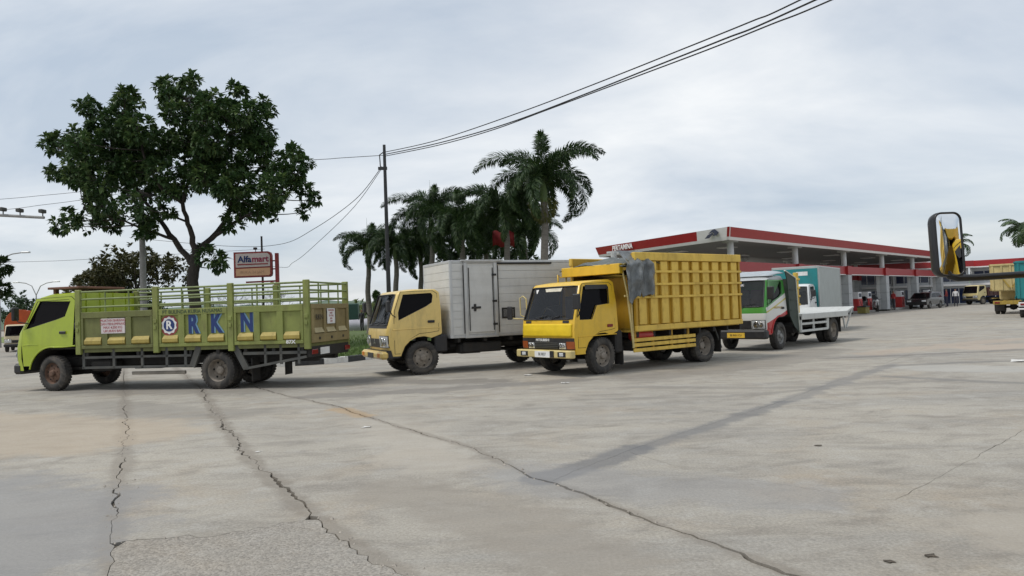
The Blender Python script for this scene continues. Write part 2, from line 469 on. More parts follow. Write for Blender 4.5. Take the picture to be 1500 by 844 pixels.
def jag(line, seed, amp=0.022, step=0.07, near=16):
    """resample a crack line with a broken edge"""
    outp = []
    for (a, b) in zip(line[:-1], line[1:]):
        a = Vector(a); b = Vector(b); l = (b - a).length
        fine = min(a.length, b.length) < near
        n = max(1, int(l / (step if fine else 1.0)))
        nv = Vector((-(b - a).y, (b - a).x)).normalized()
        for i in range(n):
            p = a + (b - a) * i / n
            k = amp if fine else amp * 0.5
            q = Vector((p.x * 1.7 + seed, p.y * 1.7, seed * 3.1))
            q2 = Vector((p.x * 9 + seed, p.y * 9, seed))
            off = noise.noise(q) * k * 2.4 + noise.noise(q2) * k * 1.9
            outp.append(p + nv * off)
    outp.append(Vector(line[-1]))
    return outp
def offs(line, side, w0, w1, seed):
    """push a jagged line sideways by half of a changing crack width"""
    r = []
    for i, p in enumerate(line):
        a = line[max(i - 1, 0)]; b = line[min(i + 1, len(line) - 1)]
        d = (b - a).normalized(); nv = Vector((-d.y, d.x))
        t = noise.noise(Vector((p.x * 0.9, p.y * 0.9, seed * 7.7))) * 0.5 + 0.5
        t2 = noise.noise(Vector((p.x * 14, p.y * 14, seed * 3.3 + side * 5)))
        w = w0 + (w1 - w0) * max(0, (t - 0.35) / 0.65) ** 1.5 * (1 + 0.9 * t2)
        r.append(p + nv * side * max(w, 0.0015) * 0.5)
    return r
JA = jag(LA, 1.3, 0.025); JB = jag(LB, 4.1, 0.035); JC = jag(LC, 2.2, 0.022); JD = jag(LD, 5.5, 0.010); JE = jag(LE, 8.2, 0.01); JF = jag(LF, 6.4, 0.01); JG = jag(LG, 9.9, 0.06)
def near_i(line, p):
    p = Vector(p); return min(range(len(line)), key=lambda i: (line[i] - p).length)
def wA(s): return offs(JA, s, 0.004, 0.045, 1)
def wB(s): return offs(JB, s, 0.006, 0.062, 2)
def wC(s): return offs(JC, s, 0.012, 0.070, 3)
SLABS = []
# lines run far -> near; 'left' of that direction is image right -> normal (-dy,dx)
A_r, A_l = wA(+1), wA(-1)      # +1 = towards image right
B_r, B_l = wB(+1), wB(-1)
C_r, C_l = wC(+1), wC(-1)
iGa = near_i(JA, LG[0]); iGb = near_i(JB, LG[-1])
G_u, G_d = offs(JG, +1, 0.004, 0.03, 4), offs(JG, -1, 0.004, 0.03, 4)
SLABS.append((A_l + [Vector((-120, -30)), Vector((-120, 48))], M_CONC))
SLABS.append((list(reversed(A_r[:iGa])) + B_l[:iGb] + list(reversed(G_u[1:-1])), M_CONC))
SLABS.append((A_r[iGa + 1:] + list(reversed(B_l[iGb + 1:])) + list(reversed(G_d[1:-1])), M_CONC_ROUGH))
SLABS.append((list(reversed(B_r)) + C_l, M_CONC))
iCD = near_i(JC, LD[0])
D_l, D_r = offs(JD, +1, 0.003, 0.012, 5), offs(JD, -1, 0.003, 0.012, 5)
F_l, F_r = offs(JF, +1, 0.003, 0.012, 6), offs(JF, -1, 0.003, 0.012, 6)
E_l, E_r = offs(JE, +1, 0.003, 0.010, 7), offs(JE, -1, 0.003, 0.010, 7)
SLABS.append((list(reversed(C_r[:iCD + 1])) + [Vector((-18, 60)), Vector((60, 120)), Vector((60, 83))] + list(reversed(D_l[1:])), M_CONC))
iDE = near_i(JD, LE[0])
SLABS.append((D_r[iDE:] + [Vector((60, 83)), Vector((60, 54))] + list(reversed(F_l[1:])) + list(reversed(E_l[1:-1])), M_CONC))
SLABS.append((list(reversed(D_r[1:iDE + 1])) + C_r[iCD:] + [Vector((120, -30)), Vector((120, 54)), Vector((60, 54))] + list(reversed(F_r[1:])) + list(reversed(E_r[1:-1])), M_CONC))
# the rest of the paved yard and the road beyond, joined to the slabs far away
SLABS.append(([Vector((60, 54.01)), Vector((120, 54.01)), Vector((120, 160)), Vector((60, 160))], M_CONC))
SLABS.append(([Vector((-120, 48.01)), Vector((-26.01, 48.01)), Vector((-22, 46.01)), Vector((-18.01, 36.01)), Vector((-18.01, 60)), Vector((59.99, 120)), Vector((59.99, 160)), Vector((-120, 160))], M_CONC))
yard = empty('yard_pavement')
tag(yard, kind='structure')
for pts, mm in SLABS:
    b = MB()
    b.poly([[(p.x, p.y) for p in pts]], lambda x, y: (x, y, 0))
    n = len(pts)
    b.add([(p.x, p.y, 0) for p in pts] + [(p.x, p.y, -0.0215) for p in pts], [(i, n + i, n + (i + 1) % n, (i + 1) % n) for i in range(n)])
    me = b.mesh('slab', mm)
    bb = bmesh.new(); bb.from_mesh(me); bmesh.ops.recalc_face_normals(bb, faces=bb.faces[:])
    for f in bb.faces:
        if abs(f.normal.z) > 0.9 and f.normal.z < 0: f.normal_flip()
    bb.to_mesh(me); bb.free()
    link('slab', me, yard)

# crumbled concrete lying in the wide joints
rb = MB()
rng = random.Random(3)
for JJ, dens, spread in ((JA, 1.4, 0.06), (JB, 2.6, 0.05), (JC, 1.6, 0.03), (JG, 1.5, 0.03)):
    for i, p in enumerate(JJ):
        if not (3.2 < p.y < 15): continue
        t = noise.noise(Vector((p.x * 0.8, p.y * 0.8, 2.2))) + 0.35
        for k in range(int(dens * max(0, t) * 1.6 + rng.random() * .6)):
            q = Vector((p.x + rng.gauss(0, spread), p.y + rng.gauss(0, spread), 0))
            s = abs(rng.gauss(0, 0.006)) + 0.003
            z = s * 0.3
            vs = [(q.x + s * rng.uniform(.6, 1.3) * math.cos(a), q.y + s * rng.uniform(.6, 1.3) * math.sin(a), z * rng.uniform(-.3, .5)) for a in (0.3, 1.5, 2.8, 4.0, 5.2)]
            vs.append((q.x, q.y, z + s * 0.7))
            rb.add(vs, [(0, 1, 5), (1, 2, 5), (2, 3, 5), (3, 4, 5), (4, 0, 5)])
tag(rb.build('joint_rubble', mat('rubble', (0.33, 0.30, 0.26), 0.9, var=0.45, scale=30)), 'crumbled concrete grit lying along the open slab joints', 'rubble', kind='stuff')

# ------------------------------------------------------------------ island: lawn, kerb
KERB = [(-30, 62), (-16.5, 36), (-11.2, 25.5), (-10.0, 23.2), (-9.0, 21.9), (-8.0, 21.3), (-7.2, 21.15), (-6.4, 21.36), (-5.6, 21.7), (-5.0, 22.3), (-4.5, 23.3), (-3.9, 24.4), (-2.6, 25.9), (0, 28.6), (4, 32.4), (9, 37.2), (10.5, 39.5), (10.2, 42), (6, 50), (-2, 66)]
def resample(line, step):
    pts = [Vector(p) for p in line]; outp = [pts[0].copy()]; need = step
    cur = pts[0].copy(); i = 1
    while i < len(pts):
        d = (pts[i] - cur).length
        if d >= need:
            cur = cur + (pts[i] - cur).normalized() * need; outp.append(cur.copy()); need = step
        else:
            need -= d; cur = pts[i].copy(); i += 1
    return outp
M_GRASS = mat('lawn', (0.075, 0.115, 0.028), 0.95, var=0.45, scale=6, grime=0.5, gcol=(0.13, 0.11, 0.05), bump=0.6, bscale=50)
M_KW = mat('kerb_white', (0.70, 0.69, 0.66), 0.75, var=0.1, scale=9, grime=0.35)
M_KB = mat('kerb_black', (0.035, 0.036, 0.038), 0.7, var=0.3, scale=9, grime=0.5, gcol=(0.12, 0.11, 0.1))
lw = MB(); lw.poly([KERB], lambda x, y: (x, y, 0.135))
lawn = lw.build('lawn', M_GRASS); tag(lawn, kind='structure')
kerb = empty('kerb'); tag(kerb, 'low kerb of black and white painted blocks around the lawn', 'kerb')
kp = resample([p for p in KERB if p[1] < 45], 0.82)
for i, (a, b) in enumerate(zip(kp[:-1], kp[1:])):
    d = (b - a).normalized(); nv = Vector((-d.y, d.x)) * 0.16
    # lawn lies to the left of the direction of travel (island is inside)
    a2 = a + d * 0.004; b2 = b - d * 0.004
    prof = [(-0.02, -0.02), (0.0, 0.13), (0.035, 0.17), (1.0, 0.175), (1.0, -0.02)]
    vs = [(q.x + nv.x * s * (1), q.y + nv.y * s, z) for q in (a2, b2) for s, z in prof]
    m_ = MB(); m_.add(vs, [(0, 1, 6, 5), (1, 2, 7, 6), (2, 3, 8, 7), (3, 4, 9, 8), (4, 3, 2, 1, 0), (5, 6, 7, 8, 9)])
    link('kerb_block', m_.mesh('kerb_block', M_KB if i % 2 else M_KW), kerb)
# grass blades on the strip of lawn that shows
gb = MB(); rng = random.Random(11)
def inside(p, poly):
    c = False; j = len(poly) - 1
    for i in range(len(poly)):
        if (poly[i][1] > p[1]) != (poly[j][1] > p[1]) and p[0] < (poly[j][0] - poly[i][0]) * (p[1] - poly[i][1]) / (poly[j][1] - poly[i][1]) + poly[i][0]: c = not c
        j = i
    return c
k = 0
while k < 16000:
    p = (rng.uniform(-12, 2), 21.2 + abs(rng.gauss(0, 9)))
    if p[1] > 44 or not inside(p, KERB): continue
    h = rng.uniform(0.04, 0.14); a = rng.uniform(0, 2 * PI); w = 0.014
    lean = rng.uniform(0, 0.08); b = rng.uniform(0, 2 * PI)
    gb.add([(p[0] - w * math.cos(a), p[1] - w * math.sin(a), .13), (p[0] + w * math.cos(a), p[1] + w * math.sin(a), .13), (p[0] + lean * math.cos(b), p[1] + lean * math.sin(b), .13 + h)], [(0, 1, 2)])
    k += 1
tag(gb.build('grass', mat('grass_blade', (0.085, 0.14, 0.03), 0.9, var=0.5, scale=1.5)), 'short green grass on the kerbed island', 'grass', kind='stuff')

# ------------------------------------------------------------------ vehicle parts
def make_wheel_meshes():
    t = MB()
    prof = [(.235, -.082), (.25, -.098), (.27, -.108), (.31, -.112), (.345, -.104), (.372, -.088), (.385, -.07), (.388, 0), (.385, .07), (.372, .088), (.345, .104), (.31, .112), (.27, .108), (.25, .098), (.235, .082)]
    t.lathe(prof, 36)
    # tread blocks
    for k in range(36):
        a = 2 * PI * k / 36
        for s in (-1, 1):
            a2 = a + (0.04 if s > 0 else 0.12)
            c, sn = math.cos(a2), math.sin(a2)
            tx, tz = -sn, c
            r0, r1 = .375, .396
            y0, y1 = s * .018, s * .085
            vs = []
            for r in (r0, r1):
                for y in (y0, y1):
                    for w in (-.02, .02):
                        vs.append((c * r + tx * w, y, sn * r + tz * w))
            t.add(vs, [(4, 5, 7, 6), (0, 1, 5, 4), (2, 6, 7, 3), (0, 4, 6, 2), (1, 3, 7, 5)])
    tyre = t.mesh('tyre', M_TYRE)
    def rim(front, m):
        r = MB()
        if front: pr = [(.0, .125), (.045, .122), (.062, .105), (.066, .06), (.09, .052), (.13, .048), (.172, .018), (.188, .02), (.198, .06), (.212, .088), (.207, .075), (.2, .0)]
        else: pr = [(.0, .03), (.05, .03), (.075, .01), (.08, -.045), (.12, -.05), (.165, -.055), (.180, -.02), (.19, .05), (.212, .088), (.207, .075), (.2, .0)]
        r.m = 0; r.lathe(list(reversed(pr)), 28)
        yb = .037 if front else -.047
        for k in range(6):
            a = 2 * PI * k / 6
            r.m = 1
            cx, cz = .15 * math.cos(a), .15 * math.sin(a)
            vs = [(cx + .02 * math.cos(q) * (1 if True else 1), yb + .003 - (.012 if front else 0) * 0, cz + .02 * math.sin(q)) for q in [2 * PI * j / 10 for j in range(10)]]
            r.add(vs, [tuple(reversed(range(10)))])
            r.m = 0
            a += PI / 6
            r.lathe([(.0, .02), (.011, .02), (.011, 0)], 6, c=(.1 * math.cos(a), yb + .012, .1 * math.sin(a)))
        return r.mesh('rim', [m, M_HOLE], 35)
    return tyre, rim
TYRE, RIMF = make_wheel_meshes()
RIMS = {}
def wheel(root, x, y, front, m, steer=0.0, r=0.39):
    key = (front, m.name)
    if key not in RIMS: RIMS[key] = RIMF(front, m)
    s = r / 0.396
    w = link('wheel', TYRE, root, (x, y, r), (0, random.uniform(0, 6), 0), (s, s, s))
    w.rotation_euler = Matrix.Rotation(steer + (PI if y < 0 else 0), 3, 'Z').to_euler()
    w.rotation_euler = (Matrix.Rotation(steer + (PI if y < 0 else 0), 3, 'Z') @ Matrix.Rotation(random.uniform(0, 6), 3, 'Y')).to_euler()
    link('rim', RIMS[key], w, scale=(1.15, 1, 1.15))
    return w

def frange(a, b, n): return [a + (b - a) * i / (n - 1) for i in range(n)]

class Cab:
    """cab shell from a side profile; the sides, front corners and roof edges are rounded"""
    def __init__(s, root, prof, hw, hw_top, belt, ws, paint, cr=0.16, rr=0.07, n=4.0, uw=0.9):
        # prof entries: (x, z, front, top)
        s.root = root; s.p = prof; s.hw0 = hw; s.hw1 = hw_top; s.belt = belt; s.cr = cr; s.rr = rr; s.n = n; s.ws = ws; s.uw = uw; s.paint = paint
        s.ztop = max(q[1] for q in prof)
        s.under = max(i for i, q in enumerate(prof) if q[0] < -.4 and q[1] > .9 and i > 6)
        s.front = [(q[1], q[0]) for q in prof[:ws + 2]]
    def hw(s, z):
        if z <= s.belt: return s.hw0
        return s.hw0 + (s.hw1 - s.hw0) * (z - s.belt) / (s.ztop - s.belt)
    def f(s, u): return 1 - max(0, 1 - abs(u) ** s.n) ** (1 / s.n)
    def pt(s, x, z, fr, tp, u): return (x - fr * s.cr * s.f(u), u * s.hw(z), z - tp * s.rr * s.f(u))
    def xf(s, z):
        fr = s.front
        if z <= fr[0][0]: return fr[0][1]
        for a, b in zip(fr[:-1], fr[1:]):
            if a[0] <= z <= b[0]: return a[1] + (b[1] - a[1]) * (z - a[0]) / (b[0] - a[0])
        return fr[-1][1]
    def side_loop(s): return [(x - fr * s.cr, z - tp * s.rr) for x, z, fr, tp in s.p]
    def shell(s, windows, name='cab'):
        U = [-1, -.99, -.97, -.945, -s.uw, -.8, -.6, -.3, 0, .3, .6, .8, s.uw, .945, .97, .99, 1]
        b = MB(); n = len(s.p)
        for i in range(n):
            p, q = s.p[i], s.p[(i + 1) % n]
            for u0, u1 in zip(U[:-1], U[1:]):
                if i == s.ws and u0 >= -s.uw - 1e-6 and u1 <= s.uw + 1e-6: continue
                b.m = 1 if i >= s.under else 0
                b.add([s.pt(*p, u0), s.pt(*p, u1), s.pt(*q, u1), s.pt(*q, u0)], [(0, 1, 2, 3)])
        b.m = 0
        for sg in (1, -1):
            f3 = lambda x, z: (x, sg * s.hw(z), z)
            b.poly([s.side_loop()] + windows, f3)
            for w in windows:
                m = len(w)
                b.add([f3(*p) for p in w] + [(p[0], sg * (s.hw(p[1]) - 0.045), p[1]) for p in w], [(i, (i + 1) % m, m + (i + 1) % m, m + i) for i in range(m)])
        s.obj = b.build(name, [s.paint, M_CHASSIS], s.root, 38)
        # cab interior
        return s.obj
    def grid(s, u0, u1, z0, z1, out, nu=9, nz=4):
        return [[(s.xf(z) - s.cr * s.f(u) + out, u * s.hw(z), z) for u in frange(u0, u1, nu)] for z in frange(z0, z1, nz)]
    def patch(s, name, u0, u1, z0, z1, out, th, m, parent=None, nu=9, nz=3):
        g = s.grid(u0, u1, z0, z1, out, nu, nz); h = s.grid(u0, u1, z0, z1, out - th, nu, nz)
        b = MB()
        V = [p for r in g for p in r] + [p for r in h for p in r]; o = nu * nz
        F = []
        for j in range(nz - 1):
            for i in range(nu - 1):
                a = j * nu + i
                F.append((a, a + 1, a + nu + 1, a + nu)); F.append((o + a, o + a + nu, o + a + nu + 1, o + a + 1))
        rim = list(range(nu)) + [j * nu + nu - 1 for j in range(1, nz)] + list(range(nz * nu - 2, (nz - 1) * nu - 1, -1)) + [j * nu for j in range(nz - 2, 0, -1)]
        for a, c in zip(rim, rim[1:] + rim[:1]): F.append((c, a, o + a, o + c))
        b.add(V, F)
        return b.build(name, m, parent or s.obj, 40)
    def headlamp(s, sg, u0, u1, z0, z1, bezel=True):
        a, b_ = min(sg * u0, sg * u1), max(sg * u0, sg * u1)
        if bezel: s.patch('headlight_bezel', a - .02, b_ + .02, z0 - .015, z1 + .015, .011, .03, M_BLACK, nu=8)
        lamp = s.patch('headlight', a, b_, z0, z1, .019, .02, M_LAMP, nu=8)
        for t, k in ((.33, .42), (.72, .34)):
            u = sg * (u0 + (u1 - u0) * t); z = (z0 + z1) / 2; r = (z1 - z0) * k
            c = Vector((s.xf(z) - s.cr * s.f(u) + .022, u * s.hw(z), z))
            q = MB(); q.lathe([(r, -.01), (r * 1.0, .003), (r * .86, .006), (r * .5, .001), (0, -.002)], 16, 'x', c); q.build('reflector', M_CHROME, lamp)
    def crease(s, z, x0, x1, paint=None):
        for sg in (1, -1):
            q = MB(); q.tube([(x0, sg * (s.hw(z) + .004), z), ((x0 + x1) / 2, sg * (s.hw(z) + .006), z + .01), (x1, sg * (s.hw(z) + .004), z + .012)], .011, 6); q.build('body_crease', paint or s.paint, s.obj)
    def visor(s, x0, x1, z0, z1):
        for sg in (1, -1):
            q = MB(); q.plate([[(x0, z0), (x1, z0 + .01), (x1, z1), (x0 - .03, z1)]], lambda x, z: (x, sg * (s.hw(z) + .026 - .12 * max(0, z - z0)), z), lambda x, z: (x, sg * (s.hw(z) + .02 - .12 * max(0, z - z0)), z)); q.build('rain_visor', M_BLACK, s.obj, 40)
    def windshield(s, m=None):
        p, q = s.p[s.ws], s.p[s.ws + 1]
        g = MB(); us = frange(-s.uw, s.uw, 13)
        for inset in (0.012,):
            rows = []
            for t in frange(-0.01, 1.01, 5):
                x = p[0] + (q[0] - p[0]) * t; z = p[1] + (q[1] - p[1]) * t
                rows.append([(x - s.cr * s.f(u) - inset, u * s.hw(z) * 1.005, z) for u in us])
            V = [v for r in rows for v in r]; nu = len(us)
            g.add(V, [(j * nu + i, j * nu + i + 1, (j + 1) * nu + i + 1, (j + 1) * nu + i) for j in range(4) for i in range(nu - 1)])
        w = g.build('windscreen', m or M_GLASS_CLEAR, s.obj, 60)
        # rubber seal
        r = MB()
        loop = [s.pt(*p, u) for u in us] + [s.pt(*q, u) for u in reversed(us)]
        r.tube(loop + [loop[0]], 0.016, 6)
        r.build('window_seal', M_BLACK, s.obj)
        # wipers
        for k in (-0.45, 0.15):
            a = MB(); y0 = k * s.hw0
            def at(u, t): 
                x = p[0] + (q[0] - p[0]) * t; z = p[1] + (q[1] - p[1]) * t
                return (x - s.cr * s.f(u) + 0.02, u * s.hw(z), z)
            a.tube([at(k, -0.02), at(k + 0.28, 0.10)], 0.008, 5); a.tube([at(k + 0.02, 0.06), at(k + 0.5, 0.13)], 0.007, 5)
            a.build('wiper', M_BLACK, s.obj)
        return w
    def side_windows(s, polys, m=None, clear=False):
        for sg in (1, -1):
            for w in polys:
                g = MB(); g.plate([w], lambda x, z: (x, sg * (s.hw(z) - 0.03), z), lambda x, z: (x, sg * (s.hw(z) - 0.036), z))
                g.build('side_window', m or M_GLASS, s.obj, 40)
                t = MB(); t.tube([(x, sg * (s.hw(z) - 0.004), z) for x, z in w + w[:2]], 0.011, 5)
                t.build('window_seal', M_BLACK, s.obj)
    def doors(s, outline, window, handle, paint=None, hm=None):
        cx = sum(p[0] for p in outline) / len(outline); cz = sum(p[1] for p in outline) / len(outline)
        grow = lambda l, k: [(p[0] + k * (1 if p[0] > cx else -1), p[1] + k * (1 if p[1] > cz else -1)) for p in l]
        for sg in (1, -1):
            g = MB()
            f = lambda o: (lambda x, z: (x, sg * (s.hw(z) + o), z))
            g.plate([outline, window], f(0.007), f(-0.001))
            d = g.build('door', paint or s.paint, s.root, 40)
            q = MB(); q.plate([grow(outline, 0.009), grow(window, -0.004)], f(0.0025), f(-0.002)); q.build('door_gap', M_HOLE, d, 40)
            hx, hz = handle
            h = MB(); h.box(hx - .085, hx + .085, min(sg * (s.hw(hz) + .006), sg * (s.hw(hz) + .028)), max(sg * (s.hw(hz) + .006), sg * (s.hw(hz) + .028)), hz - .03, hz + .03, 0.01)
            h.build('door_handle', hm or M_BLACK, d)
    def interior(s, zfloor, zdash, xb):
        b = MB(); w = s.hw0 - 0.06
        b.box(xb, s.xf(zfloor + .1) - s.cr - .02, -w, w, zfloor - .04, zfloor)
        b.build('cab_floor', M_CHASSIS, s.obj)
        d = MB(); d.box(s.xf(zdash) - s.cr - 0.28, s.xf(zdash) - s.cr - 0.03, -w, w, zfloor, zdash - .02, .03)
        d.build('dashboard', M_BLACK, s.obj)
        for y in (-.42, .02, .46):
            t = MB(); t.box(xb + .08, xb + .55, y - .2, y + .2, zfloor, zfloor + .2, .03); t.box(xb + .04, xb + .16, y - .2, y + .2, zfloor + .2, zfloor + .78, .03)
            t.build('seat', M_SEAT, s.obj)
        t = MB(); c = Vector((s.xf(zdash) - s.cr - .36, -.42, zdash + .06))
        ring = [c + Vector((.09 * math.sin(a), .2 * math.cos(a), .16 * math.sin(a))) for a in [2 * PI * i / 16 for i in range(17)]]
        t.tube(ring, .015, 6); t.tube([c, c + Vector((.2, 0, -.25))], .02, 6); t.build('steering_wheel', M_BLACK, s.obj)

def mirror_part(root, base, head, w=.17, h=.3, arm_r=.012):
    b = MB(); base = Vector(base); head = Vector(head)
    b.tube([base, (base.x * .4 + head.x * .6, head.y, base.z + (head.z - base.z) * .2), head], arm_r, 6)
    a = b.build('mirror_arm', M_BLACK, root)
    g = MB(); g.box(head.x - .035, head.x + .035, head.y - w / 2, head.y + w / 2, head.z - h / 2, head.z + h / 2, .022)
    g.build('mirror_head', M_BLACK, a)

def chassis(root, x0, x1, wb, tank=True, zr=.62, m=None):
    m = m or M_CHASSIS
    b = MB()
    for y in (-.38, .38): b.box(x0, x1, y - .035, y + .035, zr - .1, zr + .1)
    n = 6
    for i in range(n):
        x = x0 + .1 + (x1 - x0 - .2) * i / (n - 1)
        b.box(x - .04, x + .04, -.345, .345, zr - .07, zr + .07)
    b.build('chassis_frame', m, root)
    for x, diff in ((0, 0), (-wb, 1)):
        a = MB(); a.tube([(x, -.72, .39), (x, .72, .39)], .05 + .02 * diff, 8)
        if diff: a.lathe([(0, -.2), (.12, -.17), (.19, -.05), (.19, .05), (.12, .17), (0, .2)], 14, 'y', (x, 0, .39))
        else: a.box(x - .1, x + .1, -.3, .3, .3, .42, .02)
        for y in (-.45, .45): a.box(x - .55, x + .55, y - .035, y + .035, .44, .50)
        a.build('axle', m, root)
    e = MB(); e.box(-.45, .55, -.32, .32, .32, .75, .05); e.tube([(-.3, 0, .5), (-wb, 0, .42)], .045, 8); e.build('engine', m, root)
    if tank:
        t = MB(); t.box(-1.75, -.95, -.85, -.45, .36, .68, .05); t.build('fuel_tank', m, root)
        t = MB(); t.box(-1.5, -.95, .45, .8, .42, .66, .04); t.build('battery_box', m, root)

def mudflap(root, x, y, z0, z1, w=.26, m=None):
    b = MB(); b.box(x - .008, x + .008, y - w / 2, y + w / 2, z0, z1); b.build('mudflap', m or M_CHASSIS, root)

def place(contact, heading_deg, yoff=.80):
    th = R(heading_deg); left = Vector((-math.sin(th), math.cos(th), 0))
    c = Vector((contact[0], contact[1], 0)) - left * yoff
    return c, th

# ------------------------------------------------------------------ green cargo truck
M_GREEN = mat('lime_paint', (0.335, 0.42, 0.025), 0.32, var=0.08, grime=0.22, coat=0.3, gcol=(0.16, 0.15, 0.06))
M_GREENB = mat('bed_green', (0.205, 0.235, 0.06), 0.6, var=0.2, scale=2, grime=0.7, gcol=(0.13, 0.11, 0.06), bump=.35, bscale=3)
M_OLIVE = mat('bed_olive', (0.135, 0.145, 0.045), 0.6, var=0.18, scale=2, grime=0.55, gcol=(0.09, 0.08, 0.045))
M_TAILBROWN = mat('tailgate_faded', (0.24, 0.19, 0.085), 0.7, var=0.2, scale=3, grime=0.5, gcol=(0.15, 0.11, 0.06))
M_YWEDGE = mat('bed_yellow', (0.36, 0.28, 0.065), 0.6, var=0.15, grime=0.4)
M_RAILGREEN = mat('rail_green', (0.17, 0.215, 0.075), 0.55, var=0.2, grime=0.3)
M_GREYBAR = mat('guard_grey', (0.07, 0.072, 0.068), 0.7, var=0.3, grime=0.5, gcol=(0.13, 0.115, 0.09))
M_BLUE = mat('letter_blue', (0.008, 0.03, 0.14), 0.5, var=0.1)
M_LBLUE = mat('letter_shadow', (0.16, 0.30, 0.42), 0.5, var=0.1)
M_DARKTXT = mat('letter_dark', (0.02, 0.05, 0.03), 0.6)
M_REDTXT = mat('letter_red', (0.35, 0.05, 0.06), 0.6)

